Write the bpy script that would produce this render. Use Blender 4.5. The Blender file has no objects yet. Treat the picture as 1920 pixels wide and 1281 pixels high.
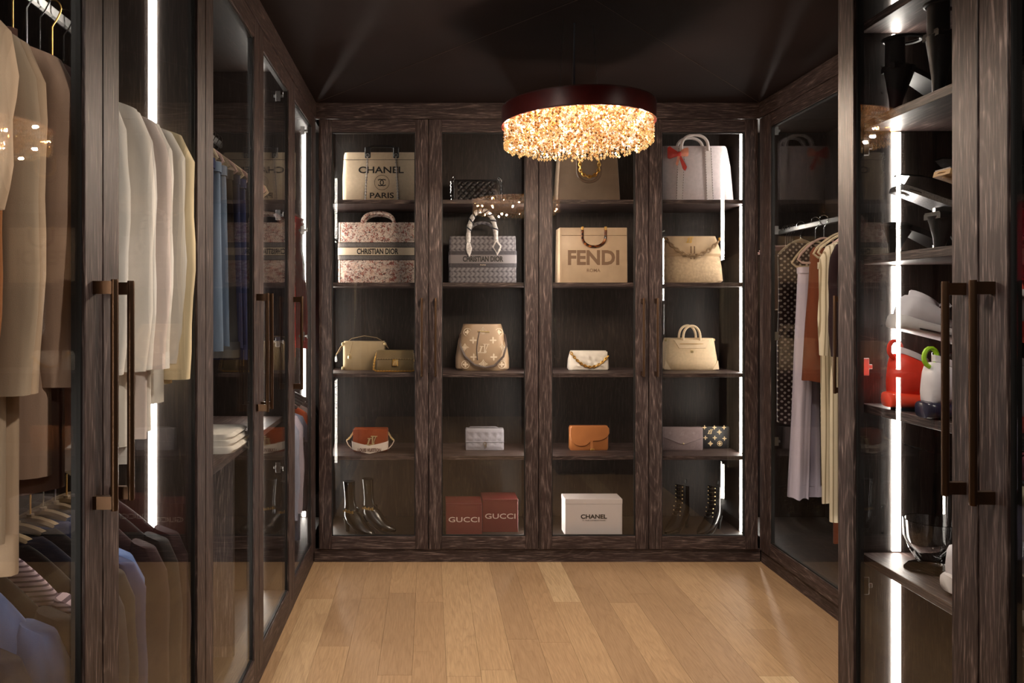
import bpy, bmesh, math, random
from mathutils import Vector, Matrix
R = math.radians
PI = math.pi
SC = bpy.context.scene
COL = SC.collection
random.seed(7)

# ------------------------------------------------------------------ camera, world, exposure
H = 1.333                       # eye height; focal length 1380 px on a 1920 px wide frame
cam_d = bpy.data.cameras.new('camera')
cam = bpy.data.objects.new('camera', cam_d)
COL.objects.link(cam)
cam.location = (0, 0, H)
cam.rotation_euler = (R(90), 0, 0)
cam_d.sensor_width = 36
cam_d.lens = 1380 / 1920 * 36
cam_d.shift_x = 156 / 1920
cam_d.shift_y = -63.5 / 1920
cam_d.clip_start = 0.02
SC.camera = cam
wd = bpy.data.worlds.new('world')
SC.world = wd
wd.use_nodes = True
wd.node_tree.nodes['Background'].inputs[0].default_value = (0.9, 0.85, 0.8, 1)
wd.node_tree.nodes['Background'].inputs[1].default_value = 0.02
SC.view_settings.view_transform = 'Standard'
SC.view_settings.look = 'None'
SC.view_settings.exposure = 0.0
SC.view_settings.gamma = 1.0
SC.view_settings.use_curve_mapping = False
SC.cycles.max_bounces = 8
SC.cycles.diffuse_bounces = 2
SC.cycles.glossy_bounces = 4
SC.cycles.transmission_bounces = 6
SC.cycles.transparent_max_bounces = 40
SC.cycles.sample_clamp_indirect = 4.0
SC.cycles.adaptive_threshold = 0.02
SC.cycles.caustics_reflective = False
SC.cycles.caustics_refractive = False

LED_POWER = 38.0                 # emission of the cabinet LED strips
LAMP_POWER = 4.3               # each of the small bulbs in the chandelier
FILL_POWER = 25.0               # each added ceiling fill light

# ------------------------------------------------------------------ materials
def S(r, g, b):
    def f(c):
        c /= 255.0
        return c / 12.92 if c <= 0.04045 else ((c + 0.055) / 1.055) ** 2.4
    return (f(r), f(g), f(b), 1.0)

class N:
    """small node helper"""
    def __init__(s, name):
        s.m = bpy.data.materials.new(name)
        s.m.use_nodes = True
        s.t = s.m.node_tree
        s.t.nodes.clear()
        s.out = s.n('ShaderNodeOutputMaterial')
    def n(s, t, **kw):
        nd = s.t.nodes.new(t)
        for k, v in kw.items():
            setattr(nd, k, v)
        return nd
    def l(s, a, b):
        s.t.links.new(a, b)
    def bsdf(s, **kw):
        b = s.n('ShaderNodeBsdfPrincipled')
        for k, v in kw.items():
            b.inputs[k.replace('_', ' ')].default_value = v
        s.l(b.outputs[0], s.out.inputs[0])
        return b
    def ramp(s, src, stops, interp='LINEAR'):
        r = s.n('ShaderNodeValToRGB')
        r.color_ramp.interpolation = interp
        e = r.color_ramp.elements
        while len(e) < len(stops):
            e.new(0.5)
        for i, (p, c) in enumerate(stops):
            e[i].position = p
            e[i].color = c
        s.l(src, r.inputs[0])
        return r.outputs[0]
    def mapped(s, scale, src='pos', rot=(0, 0, 0)):
        if src == 'pos':
            o = s.n('ShaderNodeNewGeometry').outputs['Position']
        else:
            o = s.n('ShaderNodeTexCoord').outputs[src]
        mp = s.n('ShaderNodeMapping')
        mp.inputs['Scale'].default_value = scale
        mp.inputs['Rotation'].default_value = rot
        s.l(o, mp.inputs[0])
        return mp.outputs[0]
    def noise(s, vec, scale=1, detail=3, rough=0.5, dist=0):
        t = s.n('ShaderNodeTexNoise')
        t.inputs['Scale'].default_value = scale
        t.inputs['Detail'].default_value = detail
        t.inputs['Roughness'].default_value = rough
        t.inputs['Distortion'].default_value = dist
        s.l(vec, t.inputs['Vector'])
        return t.outputs[0]
    def math(s, op, a, b=None, c=None):
        m = s.n('ShaderNodeMath', operation=op)
        for i, v in enumerate((a, b, c)):
            if v is None:
                continue
            if isinstance(v, (int, float)):
                m.inputs[i].default_value = v
            else:
                s.l(v, m.inputs[i])
        return m.outputs[0]
    def mix(s, fac, a, b, blend='MIX'):
        m = s.n('ShaderNodeMix', data_type='RGBA', blend_type=blend)
        for k, v in ((0, fac), (6, a), (7, b)):
            if isinstance(v, (int, float, tuple)):
                m.inputs[k].default_value = v
            else:
                s.l(v, m.inputs[k])
        return m.outputs[2]
    def bump(s, b, h, strength=0.3, dist=0.002):
        n = s.n('ShaderNodeBump')
        n.inputs['Strength'].default_value = strength
        n.inputs['Distance'].default_value = dist
        s.l(h, n.inputs['Height'])
        s.l(n.outputs[0], b.inputs['Normal'])

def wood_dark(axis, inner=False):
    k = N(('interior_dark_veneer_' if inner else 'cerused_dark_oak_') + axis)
    fine = {'z': (330, 330, 14), 'x': (14, 330, 330), 'y': (330, 14, 330)}[axis]
    mid = {'z': (60, 60, 2.2), 'x': (2.2, 60, 60), 'y': (60, 2.2, 60)}[axis]
    broad = {'z': (6, 6, 0.8), 'x': (0.8, 6, 6), 'y': (6, 0.8, 6)}[axis]
    nf = k.noise(k.mapped(fine), 1, 3, 0.6)
    nm = k.noise(k.mapped(mid), 1, 3, 0.6)
    nb = k.noise(k.mapped(broad), 1, 2, 0.45, 0.35)
    rings = k.math('FRACT', k.math('MULTIPLY', nb, 24))
    ringl = k.ramp(rings, [(0.0, (0.9, 0.9, 0.9, 1)), (0.10, (0.1, 0.1, 0.1, 1)), (0.75, (0, 0, 0, 1)), (1.0, (0.9, 0.9, 0.9, 1))])
    pore = k.ramp(nf, [(0.50, (0, 0, 0, 1)), (0.72, (1, 1, 1, 1))])
    f = k.math('MULTIPLY', k.math('ADD', k.math('MULTIPLY', ringl, 0.5), 0.36), pore)
    f = k.math('ADD', f, k.math('MULTIPLY', ringl, 0.10))
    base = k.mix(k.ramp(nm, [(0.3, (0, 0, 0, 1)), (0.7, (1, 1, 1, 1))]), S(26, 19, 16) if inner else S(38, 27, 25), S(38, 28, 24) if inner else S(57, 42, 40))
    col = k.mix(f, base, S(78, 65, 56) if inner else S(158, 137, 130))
    b = k.bsdf(Roughness=0.5, Specular_IOR_Level=0.35)
    k.l(col, b.inputs['Base Color'])
    k.bump(b, f, 0.2, 0.001)
    return k.m

def oak_floor():
    k = N('oak_plank')
    pos = k.n('ShaderNodeNewGeometry').outputs['Position']
    oi = k.n('ShaderNodeObjectInfo')
    sh = k.n('ShaderNodeCombineXYZ')
    k.l(k.math('MULTIPLY', oi.outputs['Random'], 37), sh.inputs[0])
    k.l(k.math('MULTIPLY', oi.outputs['Random'], 91), sh.inputs[1])
    ad = k.n('ShaderNodeVectorMath', operation='ADD')
    k.l(pos, ad.inputs[0]); k.l(sh.outputs[0], ad.inputs[1])
    def mp(sc):
        m = k.n('ShaderNodeMapping'); m.inputs['Scale'].default_value = sc
        k.l(ad.outputs[0], m.inputs[0]); return m.outputs[0]
    nf = k.noise(mp((230, 9, 50)), 1, 4, 0.65)
    nb = k.noise(mp((9, 0.9, 9)), 1, 2, 0.5, 0.5)
    rings = k.math('FRACT', k.math('MULTIPLY', nb, 16))
    rl = k.ramp(rings, [(0, (0.2, 0.2, 0.2, 1)), (0.1, (0, 0, 0, 1)), (0.6, (0.15, 0.15, 0.15, 1)), (1, (1, 1, 1, 1))])
    tone = k.ramp(oi.outputs['Random'], [(0, S(170, 137, 104)), (0.3, S(176, 142, 107)), (0.6, S(182, 147, 111)), (0.85, S(190, 156, 118)), (1, S(212, 181, 142))])
    c1 = k.mix(k.math('MULTIPLY', rl, 0.22), tone, S(124, 92, 62))
    pore = k.ramp(nf, [(0.38, (1, 1, 1, 1)), (0.58, (0, 0, 0, 1))])
    c2 = k.mix(k.math('MULTIPLY', pore, 0.28), c1, S(108, 74, 46))
    b = k.bsdf(Roughness=0.5, Specular_IOR_Level=0.35)
    k.l(c2, b.inputs['Base Color'])
    k.bump(b, nf, 0.08, 0.001)
    return k.m

def glass_pane():
    k = N('clear_door_glass')
    lw = k.n('ShaderNodeLayerWeight'); lw.inputs[0].default_value = 0.5
    f = k.math('ADD', k.math('MULTIPLY', k.math("POWER", lw.outputs["Facing"], 7.0), 0.94), 0.042)
    f = k.math('MINIMUM', f, 0.9)
    tr = k.n('ShaderNodeBsdfTransparent'); tr.inputs[0].default_value = (0.965, 0.962, 0.955, 1)
    gl = k.n('ShaderNodeBsdfGlossy'); gl.inputs['Roughness'].default_value = 0.0
    gl.inputs[0].default_value = (1, 1, 1, 1)
    mx = k.n('ShaderNodeMixShader')
    k.l(f, mx.inputs[0]); k.l(tr.outputs[0], mx.inputs[1]); k.l(gl.outputs[0], mx.inputs[2])
    k.l(mx.outputs[0], k.out.inputs[0])
    return k.m

def P(name, col, rough=0.5, metal=0.0, var=0.0, vscale=40, bump=0.0, bscale=200, coat=0.0, sheen=0.0, spec=0.5, src='Object'):
    k = N(name)
    b = k.bsdf(Roughness=rough, Metallic=metal, Specular_IOR_Level=spec)
    b.inputs['Base Color'].default_value = col
    if coat:
        b.inputs['Coat Weight'].default_value = coat
        b.inputs['Coat Roughness'].default_value = 0.08
    if sheen:
        b.inputs['Sheen Weight'].default_value = sheen
    if var:
        n = k.noise(k.mapped((1, 1, 1), src), vscale, 3)
        d = tuple(c * (1 - var) for c in col[:3]) + (1,)
        u = tuple(min(1, c * (1 + var)) for c in col[:3]) + (1,)
        k.l(k.ramp(n, [(0.3, d), (0.7, u)]), b.inputs['Base Color'])
    if bump:
        k.bump(b, k.noise(k.mapped((1, 1, 1), src), bscale, 2), bump, 0.002)
    return k.m

def EM(name, col, st):
    k = N(name)
    e = k.n('ShaderNodeEmission')
    e.inputs[0].default_value = col
    e.inputs[1].default_value = st
    k.l(e.outputs[0], k.out.inputs[0])
    return k.m

def cloth(name, col, var=0.18, rough=0.9, stretch=(30, 30, 3)):
    k = N(name)
    b = k.bsdf(Roughness=rough, Specular_IOR_Level=0.2)
    b.inputs['Sheen Weight'].default_value = 0.04
    n = k.noise(k.mapped(stretch, 'Object'), 1, 3)
    d = tuple(c * (1 - var) for c in col[:3]) + (1,)
    u = tuple(min(1, c * (1 + var)) for c in col[:3]) + (1,)
    k.l(k.ramp(n, [(0.3, d), (0.7, u)]), b.inputs['Base Color'])
    k.bump(b, k.noise(k.mapped((1, 1, 1), 'Object'), 700, 2), 0.25, 0.001)
    return k.m

def stripes(name, a, b_, axis, freq, width=0.5):
    k = N(name)
    b = k.bsdf(Roughness=0.9, Specular_IOR_Level=0.2)
    sp = k.n('ShaderNodeSeparateXYZ')
    k.l(k.mapped((1, 1, 1), 'Object'), sp.inputs[0])
    v = k.math('FRACT', k.math('MULTIPLY', sp.outputs[axis], freq))
    k.l(k.mix(k.math('GREATER_THAN', v, width), a, b_), b.inputs['Base Color'])
    return k.m

def dots(name, a, b_, freq):
    k = N(name)
    b = k.bsdf(Roughness=0.85)
    t = k.n('ShaderNodeTexVoronoi', voronoi_dimensions='2D')
    t.inputs['Scale'].default_value = freq
    t.inputs['Randomness'].default_value = 0.2
    sp = k.n('ShaderNodeSeparateXYZ'); cb = k.n('ShaderNodeCombineXYZ')
    k.l(k.mapped((1, 1, 1), 'Object', (0, R(45), 0)), sp.inputs[0])
    k.l(sp.outputs[0], cb.inputs[0]); k.l(sp.outputs[2], cb.inputs[1])
    k.l(cb.outputs[0], t.inputs['Vector'])
    k.l(k.mix(k.math('LESS_THAN', t.outputs[0], 0.27), a, b_), b.inputs['Base Color'])
    return k.m

def toile():
    k = N('toile_print_canvas')
    b = k.bsdf(Roughness=0.85)
    v = k.mapped((1, 0.2, 1), 'Object')
    n1 = k.noise(v, 52, 5, 0.7, 1.2)
    n2 = k.noise(v, 110, 4, 0.7, 1.0)
    n3 = k.noise(v, 30, 3, 0.6, 0.5)
    c = k.mix(k.ramp(n1, [(0.50, (0, 0, 0, 1)), (0.57, (1, 1, 1, 1))]), S(226, 208, 196), S(164, 96, 84))
    c = k.mix(k.ramp(n2, [(0.52, (0, 0, 0, 1)), (0.60, (1, 1, 1, 1))]), c, S(74, 56, 58))
    c = k.mix(k.ramp(n3, [(0.54, (0, 0, 0, 1)), (0.62, (0.7, 0.7, 0.7, 1))]), c, S(222, 190, 172))
    k.l(c, b.inputs['Base Color'])
    return k.m

def oblique():
    k = N('oblique_jacquard')
    b = k.bsdf(Roughness=0.85)
    sp = k.n('ShaderNodeSeparateXYZ')
    k.l(k.mapped((1, 1, 1), 'Object'), sp.inputs[0])
    x, z = sp.outputs[0], sp.outputs[2]
    zz = k.math('FRACT', k.math('MULTIPLY', z, 34))
    col_i = k.math('FRACT', k.math('ADD', k.math('MULTIPLY', x, 40), k.math('MULTIPLY', k.math('SINE', k.math('MULTIPLY', z, 213)), 0.22)))
    n = k.noise(k.mapped((1, 1, 1), 'Object'), 130, 3)
    f = k.math('ADD', k.math('MULTIPLY', k.math('LESS_THAN', col_i, 0.45), 0.6), k.math('MULTIPLY', k.math('LESS_THAN', zz, 0.3), 0.4))
    f = k.math('MULTIPLY', f, k.math('ADD', n, 0.35))
    k.l(k.mix(f, S(128, 123, 126), S(62, 58, 64)), b.inputs['Base Color'])
    return k.m

def crystal():
    k = N('amber_crystal')
    g = k.n('ShaderNodeNewGeometry')
    oi = g.outputs['Random Per Island']
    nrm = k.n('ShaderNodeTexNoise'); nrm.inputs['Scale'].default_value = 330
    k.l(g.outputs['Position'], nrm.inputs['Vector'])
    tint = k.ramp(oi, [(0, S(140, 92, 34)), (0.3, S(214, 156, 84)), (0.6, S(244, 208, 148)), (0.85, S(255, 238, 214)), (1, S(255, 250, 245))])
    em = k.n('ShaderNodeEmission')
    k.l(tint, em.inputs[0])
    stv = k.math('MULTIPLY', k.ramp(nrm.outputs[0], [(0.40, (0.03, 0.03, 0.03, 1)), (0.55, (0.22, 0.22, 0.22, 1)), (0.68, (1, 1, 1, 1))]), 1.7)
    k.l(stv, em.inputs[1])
    tr = k.n('ShaderNodeBsdfTransparent'); k.l(tint, tr.inputs[0])
    gl = k.n('ShaderNodeBsdfGlossy'); gl.inputs['Roughness'].default_value = 0.05
    m1 = k.n('ShaderNodeMixShader'); m1.inputs[0].default_value = 0.45
    k.l(tr.outputs[0], m1.inputs[1]); k.l(gl.outputs[0], m1.inputs[2])
    ad = k.n('ShaderNodeAddShader')
    k.l(m1.outputs[0], ad.inputs[0]); k.l(em.outputs[0], ad.inputs[1])
    k.l(ad.outputs[0], k.out.inputs[0])
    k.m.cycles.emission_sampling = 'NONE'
    return k.m

def acrylic():
    k = N('clear_acrylic')
    b = k.bsdf(Roughness=0.02, IOR=1.45)
    b.inputs['Transmission Weight'].default_value = 1.0
    b.inputs['Base Color'].default_value = (0.97, 0.97, 0.97, 1)
    return k.m

WZ, WX, WY = wood_dark('z'), wood_dark('x'), wood_dark('y')
IZ, IX, IY = wood_dark('z', True), wood_dark('x', True), wood_dark('y', True)  # same oak as the doors, darkened to paint in the cabinet shade
OAK = oak_floor()
GLASS = glass_pane()
LED = EM('led_strip_light', (1.0, 0.93, 0.84, 1), LED_POWER)
FILL_LENS = EM('warm_bulb', (1.0, 0.75, 0.45, 1), 6)  # glow for the lenses of the added ceiling fill lights
BLACK = P('black_rubber', S(14, 13, 13), 0.6)
BRONZE = P('dark_bronze', S(96, 72, 54), 0.32, 0.9)
CHROME = P('chrome', S(215, 215, 215), 0.15, 1.0)
STEEL = P('brushed_steel', S(150, 148, 146), 0.35, 1.0)
GOLD = P('polished_gold', S(220, 174, 96), 0.34, 0.85)
PALEGOLD = P('pale_gold', S(226, 202, 152), 0.38, 0.7)
DARKLEATHER = P('burgundy_leather', S(80, 24, 23), 0.34, 0, 0.15, 30, 0.1, 300)
CRYSTAL = crystal()
ACRYL = acrylic()
CEIL = P('dark_brown_ceiling_cloth', S(30, 19, 18), 0.8, 0, 0.12, 6, 0.12, 500, spec=0.2, src='Generated')
WALLM = P('dark_wall_paint', S(40, 30, 27), 0.8, 0, 0.05, 8, src='Object')
INK = P('black_print', S(22, 18, 18), 0.6)
VELVET_PINK = cloth('pink_velvet', S(196, 164, 156))
VELVET_BEIGE = cloth('beige_velvet', S(196, 178, 150))
WOODH = P('pale_wood', S(164, 142, 112), 0.5, 0, 0.1, 30)

# ------------------------------------------------------------------ mesh helpers
class MB:
    def __init__(s):
        s.v, s.f, s.mi, s.mats = [], [], [], []
    def _m(s, m):
        if m not in s.mats:
            s.mats.append(m)
        return s.mats.index(m)
    def add(s, vs, fs, m=None):
        o = len(s.v)
        s.v += [Vector(p) for p in vs]
        i = s._m(m)
        for f in fs:
            s.f.append([o + j for j in f]); s.mi.append(i)
        return s
    def box(s, x0, x1, y0, y1, z0, z1, m=None):
        x0, x1 = min(x0, x1), max(x0, x1); y0, y1 = min(y0, y1), max(y0, y1); z0, z1 = min(z0, z1), max(z0, z1)
        v = [(x0, y0, z0), (x1, y0, z0), (x1, y1, z0), (x0, y1, z0), (x0, y0, z1), (x1, y0, z1), (x1, y1, z1), (x0, y1, z1)]
        return s.add(v, [(0, 3, 2, 1), (4, 5, 6, 7), (0, 1, 5, 4), (1, 2, 6, 5), (2, 3, 7, 6), (3, 0, 4, 7)], m)
    def loft(s, rings, m=None, cap=True, closed=False):
        n = len(rings[0]); k = len(rings)
        vs = [p for r in rings for p in r]; fs = []
        for i in range(k if closed else k - 1):
            a, b = i * n, ((i + 1) % k) * n
            for j in range(n):
                fs.append((a + j, a + (j + 1) % n, b + (j + 1) % n, b + j))
        if cap and not closed:
            fs.append(tuple(range(n))[::-1]); fs.append(tuple((k - 1) * n + j for j in range(n)))
        return s.add(vs, fs, m)
    def tube(s, path, r, m=None, n=8, closed=False, cap=True, flat=1.0):
        path = [Vector(p) for p in path]; k = len(path)
        rr = r if isinstance(r, (list, tuple)) else [r] * k
        rings = []; u = None
        for i in range(k):
            if closed:
                t = path[(i + 1) % k] - path[i - 1]
            else:
                t = path[min(i + 1, k - 1)] - path[max(i - 1, 0)]
            t.normalize()
            if u is None:
                a = Vector((0, 0, 1)) if abs(t.z) < 0.9 else Vector((0, 1, 0))
                u = (a - t * a.dot(t)).normalized()
            else:
                u = (u - t * u.dot(t)).normalized()
            w = t.cross(u)
            rings.append([path[i] + (u * math.cos(2 * PI * j / n) * flat + w * math.sin(2 * PI * j / n)) * rr[i] for j in range(n)])
        return s.loft(rings, m, cap, closed)
    def prism(s, pts, y0, y1, m=None):
        """outline in (x, z), thickness along y"""
        n = len(pts)
        v = [(p[0], y0, p[1]) for p in pts] + [(p[0], y1, p[1]) for p in pts]
        f = [tuple(range(n)), tuple(range(2 * n - 1, n - 1, -1))]
        f += [(j, n + j, n + (j + 1) % n, (j + 1) % n) for j in range(n)]
        return s.add(v, f, m)
    def octa(s, c, r, rz, m=None):
        c = Vector(c)
        v = [c + Vector(p) for p in ((r, 0, 0), (0, r, 0), (-r, 0, 0), (0, -r, 0), (0, 0, rz), (0, 0, -rz))]
        return s.add(v, [(0, 1, 4), (1, 2, 4), (2, 3, 4), (3, 0, 4), (1, 0, 5), (2, 1, 5), (3, 2, 5), (0, 3, 5)], m)
    def ball(s, c, r, m=None, n=8, sz=1.0):
        c = Vector(c); rings = []
        for i in range(1, n):
            a = PI * i / n
            rings.append([c + Vector((r * math.sin(a) * math.cos(2 * PI * j / n), r * math.sin(a) * math.sin(2 * PI * j / n), -r * sz * math.cos(a))) for j in range(n)])
        return s.loft(rings, m)
    def chain(s, path, link, r, m=None):
        pts = resample(path, link * 0.72)
        for i in range(len(pts) - 1):
            a, b = Vector(pts[i]), Vector(pts[i + 1])
            t = (b - a).normalized(); c = (a + b) / 2
            q = Vector((0, 0, 1)) if abs(t.z) < 0.9 else Vector((1, 0, 0))
            u = t.cross(q).normalized(); w = t.cross(u)
            d = u if i % 2 else w
            s.tube([c + t * math.cos(2 * PI * j / 8) * link * 0.55 + d * math.sin(2 * PI * j / 8) * link * 0.32 for j in range(8)], r, m, 4, True)
        return s
    def xf(s, M):
        s.v = [M @ p for p in s.v]
        return s
    def build(s, name, m=None, parent=None, smooth=False, bevel=0.0, off=None, sharp=40, seg=1):
        me = bpy.data.meshes.new(name)
        o0 = Vector(off) if off is not None else Vector((0, 0, 0))
        me.from_pydata([tuple(p - o0) for p in s.v], [], s.f)
        mats = [x if x is not None else m for x in s.mats]
        for x in mats:
            me.materials.append(x)
        me.polygons.foreach_set('material_index', s.mi)
        bm = bmesh.new(); bm.from_mesh(me); bmesh.ops.recalc_face_normals(bm, faces=bm.faces); bm.to_mesh(me); bm.free()
        if smooth:
            me.polygons.foreach_set('use_smooth', [True] * len(me.polygons))
            me.set_sharp_from_angle(angle=R(sharp))
        me.update()
        o = bpy.data.objects.new(name, me)
        COL.objects.link(o)
        if parent is not None:
            o.parent = parent
        if bevel:
            b = o.modifiers.new('edge', 'BEVEL'); b.width = bevel; b.segments = seg; b.limit_method = 'ANGLE'; b.angle_limit = R(50)
        return o

def resample(path, step):
    path = [Vector(p) for p in path]; out = [path[0]]; acc = 0
    for a, b in zip(path, path[1:]):
        L = (b - a).length
        if L == 0:
            continue
        d = step - acc
        while d <= L:
            out.append(a + (b - a) * (d / L)); d += step
        acc = L - (d - step)
    return out

def arc(p0, p1, sag, n=14, up=(0, 0, -1)):
    p0, p1, up = Vector(p0), Vector(p1), Vector(up)
    return [p0.lerp(p1, i / n) + up * sag * 4 * (i / n) * (1 - i / n) for i in range(n + 1)]

def uarc(cx, y, z0, hw, h, n=18, p=1.0):
    """inverted U from (cx-hw,z0) over the top to (cx+hw,z0)"""
    return [Vector((cx - hw * math.cos(PI * i / n), y, z0 + h * math.sin(PI * i / n) ** p)) for i in range(n + 1)]

def rrect(w, d, r, z, cx=0.0, y0=0.0, n=4):
    """rounded rectangle ring, front edge at y0 and depth d towards +y"""
    r = min(r, w / 2 - 1e-4, d / 2 - 1e-4); out = []
    for (sx, sy, a0) in ((1, 1, 0), (-1, 1, 90), (-1, -1, 180), (1, -1, 270)):
        for i in range(n + 1):
            a = R(a0 + 90 * i / n)
            out.append(Vector((cx + sx * (w / 2 - r) + r * math.cos(a), y0 + d / 2 + sy * (d / 2 - r) + r * math.sin(a), z)))
    return out

def body(mb, levels, r=0.02, m=None, n=4):
    """levels: (z, width, depth, front_y[, cx])"""
    return mb.loft([rrect(L[1], L[2], r, L[0], L[4] if len(L) > 4 else 0, L[3], n) for L in levels], m)

def tag(o, label, cat, group=None, kind=None):
    o['label'] = label; o['category'] = cat
    if group: o['group'] = group
    if kind: o['kind'] = kind
    return o

def thing(name, label, cat, loc, rz=0, group=None):
    o = bpy.data.objects.new(name, None)
    COL.objects.link(o)
    o.empty_display_size = 0.05
    o.location = loc; o.rotation_euler = (0, 0, rz)
    return tag(o, label, cat, group)

def struct(o):
    o['kind'] = 'structure'
    return o

def text(s, w, h, x, y, z, m, parent, name='lettering', ext=0.0006, bold=0.0, flip=False, shear=0.0):
    """flat lettering facing -y, centred on x, z, fitted to w by h"""
    cu = bpy.data.curves.new('t', 'FONT'); cu.body = s; cu.extrude = 0.02; cu.offset = bold; cu.shear = shear
    cu.resolution_u = 3
    ob = bpy.data.objects.new('t', cu)
    me = bpy.data.meshes.new_from_object(ob)
    bpy.data.objects.remove(ob); bpy.data.curves.remove(cu)
    xs = [v.co.x for v in me.vertices]; ys = [v.co.y for v in me.vertices]
    x0, x1, y0, y1 = min(xs), max(xs), min(ys), max(ys)
    for v in me.vertices:
        a = (v.co.x - x0) / (x1 - x0) - 0.5; b = (v.co.y - y0) / (y1 - y0) - 0.5; c = v.co.z
        v.co = (x + a * w, y - (ext if c > 0 else -ext), z + b * h)
    me.materials.clear(); me.materials.append(m)
    me.name = name
    o = bpy.data.objects.new(name, me); COL.objects.link(o); o.parent = parent
    return o

def copy_tree(o, parent=None):
    c = o.copy(); COL.objects.link(c)
    c.parent = parent
    for ch in [x for x in o.children]:
        copy_tree(ch, c)
    return c

# ------------------------------------------------------------------ the room
XL, XR, XN, YB = -0.5905, 1.727, 1.02, 3.844     # front planes: left run, right run, near right run, back run
YRE = 1.837                                       # far end of the near right run
DOOR0, DOOR1, CROWN = 0.071, 2.317, 2.403         # door bottom, door top, crown top
DECK, TOPI = 0.12, 2.345                          # cabinet floor, underside of cabinet top
ST = 0.067                                        # stile width
YR = -1.3                                         # rear wall behind the camera

floor = struct(MB().box(-1.3, 2.5, YR, 4.5, -0.06, -0.02).build('floor', WALLM))
pw = 0.1253
k = 0
for i in range(-1, 19):
    x1 = 1.568 + pw - i * pw; x0 = x1 - pw
    if x1 < -0.62: continue
    rnd = random.Random(i * 13 + 5)
    cuts = []
    y = -1.3 + rnd.uniform(0.2, 1.0)
    while y < 3.7:
        cuts.append(y); y += rnd.uniform(0.75, 1.5)
    cuts = [c for c in cuts if c < 3.5]
    if i == 1: cuts = [0.2, 1.5, 3.357]
    if i == 2: cuts = [-0.1, 1.2, 3.046]
    if i == 5: cuts = [-0.3, 1.1, 3.426]
    if i == 17: cuts = [0.3, 1.7, 3.368]
    if i == 12: cuts = [0.1, 1.0, 2.66]
    cuts = [YR] + cuts + [3.87]
    for a, b in zip(cuts, cuts[1:]):
        MB().box(max(x0, -0.63) + 0.0004, x1 - 0.0004, a + 0.0005, b - 0.0005, -0.02, 0).build('plank', OAK, floor)

ceiling = struct(MB().box(-1.3, 2.5, YR, 4.5, 2.5, 2.53).build('ceiling', WALLM))
cx, cy, pk = (XL + XR) / 2, 2.62, 2.445
q = [(XL - .02, YB + .02), (XR + .02, YB + .02), (XR + .02, 1.4), (XL - .02, 1.4)]
for a, b in ((0, 1), (1, 2), (2, 3), (3, 0)):
    # four mitred cloth panels rising to the middle, a fine raised seam along each mitre
    (ax, ay), (bx, by) = q[a], q[b]
    v = [(ax, ay, CROWN), (bx, by, CROWN), (cx, cy, pk), (ax, ay, CROWN + .02), (bx, by, CROWN + .02), (cx, cy, pk + .02)]
    MB().add(v, [(0, 1, 2), (5, 4, 3), (0, 3, 4, 1), (1, 4, 5, 2), (2, 5, 3, 0)]).build('ceiling_panel', CEIL, ceiling)
    MB().tube([(ax, ay, CROWN - .001), (cx, cy, pk - .001)], 0.0009, None, 5).build('ceiling_seam', P('ceiling_seam_cord', S(84, 64, 58), 0.7), ceiling)
MB().box(XL - .02, XR + .02, YR, 1.4, CROWN, CROWN + .02).build('ceiling_panel', CEIL, ceiling)
struct(MB().box(-1.26, -1.2, YR, 4.5, 0, 2.5).build('wall_left', WALLM))
struct(MB().box(-1.3, 2.5, 4.30, 4.36, 0, 2.5).build('wall_back', WALLM))
struct(MB().box(2.34, 2.4, YR, 4.5, 0, 2.5).build('wall_right', WALLM))
struct(MB().box(-1.3, 2.5, YR - .06, YR, 0, 2.5).build('wall_rear', WALLM))

def front(side, plane):
    """maps (u along the front, v depth behind the front, z) boxes to world boxes"""
    def bx(mb, u0, u1, v0, v1, z0, z1, m=None):
        if side == 'back':
            return mb.box(u0, u1, plane + v0, plane + v1, z0, z1, m)
        s = -1 if side == 'left' else 1
        return mb.box(plane + s * v0, plane + s * v1, u0, u1, z0, z1, m)
    return bx
def pt(side, plane, u, v, z):
    if side == 'back':
        return Vector((u, plane + v, z))
    return Vector((plane + (-v if side == 'left' else v), u, z))

def trimbits(side, plane, u0, u1, n, tname, bname):
    bx = front(side, plane); g = WX if side == 'back' else WY
    o = struct(bx(MB(), u0, u1, -0.003, 0.02, DOOR1 + 0.003, CROWN).build('trim_%d' % n, g, None, bevel=0.0015))
    o2 = struct(bx(MB(), u0, u1, 0.012, 0.03, 0.0, DOOR0 - 0.003).build('baseboard_' + bname, g, None, bevel=0.001))
trimbits('left', XL, -0.6, 3.852, 1, 'l', 'left')
trimbits('back', YB, XL - .01, XR + .01, 2, 'b', 'back')
trimbits('right', XR, YRE, 3.852, 3, 'r', 'right')
trimbits('right', XN, -0.6, YRE, 4, 'n', 'right_near')

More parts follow.
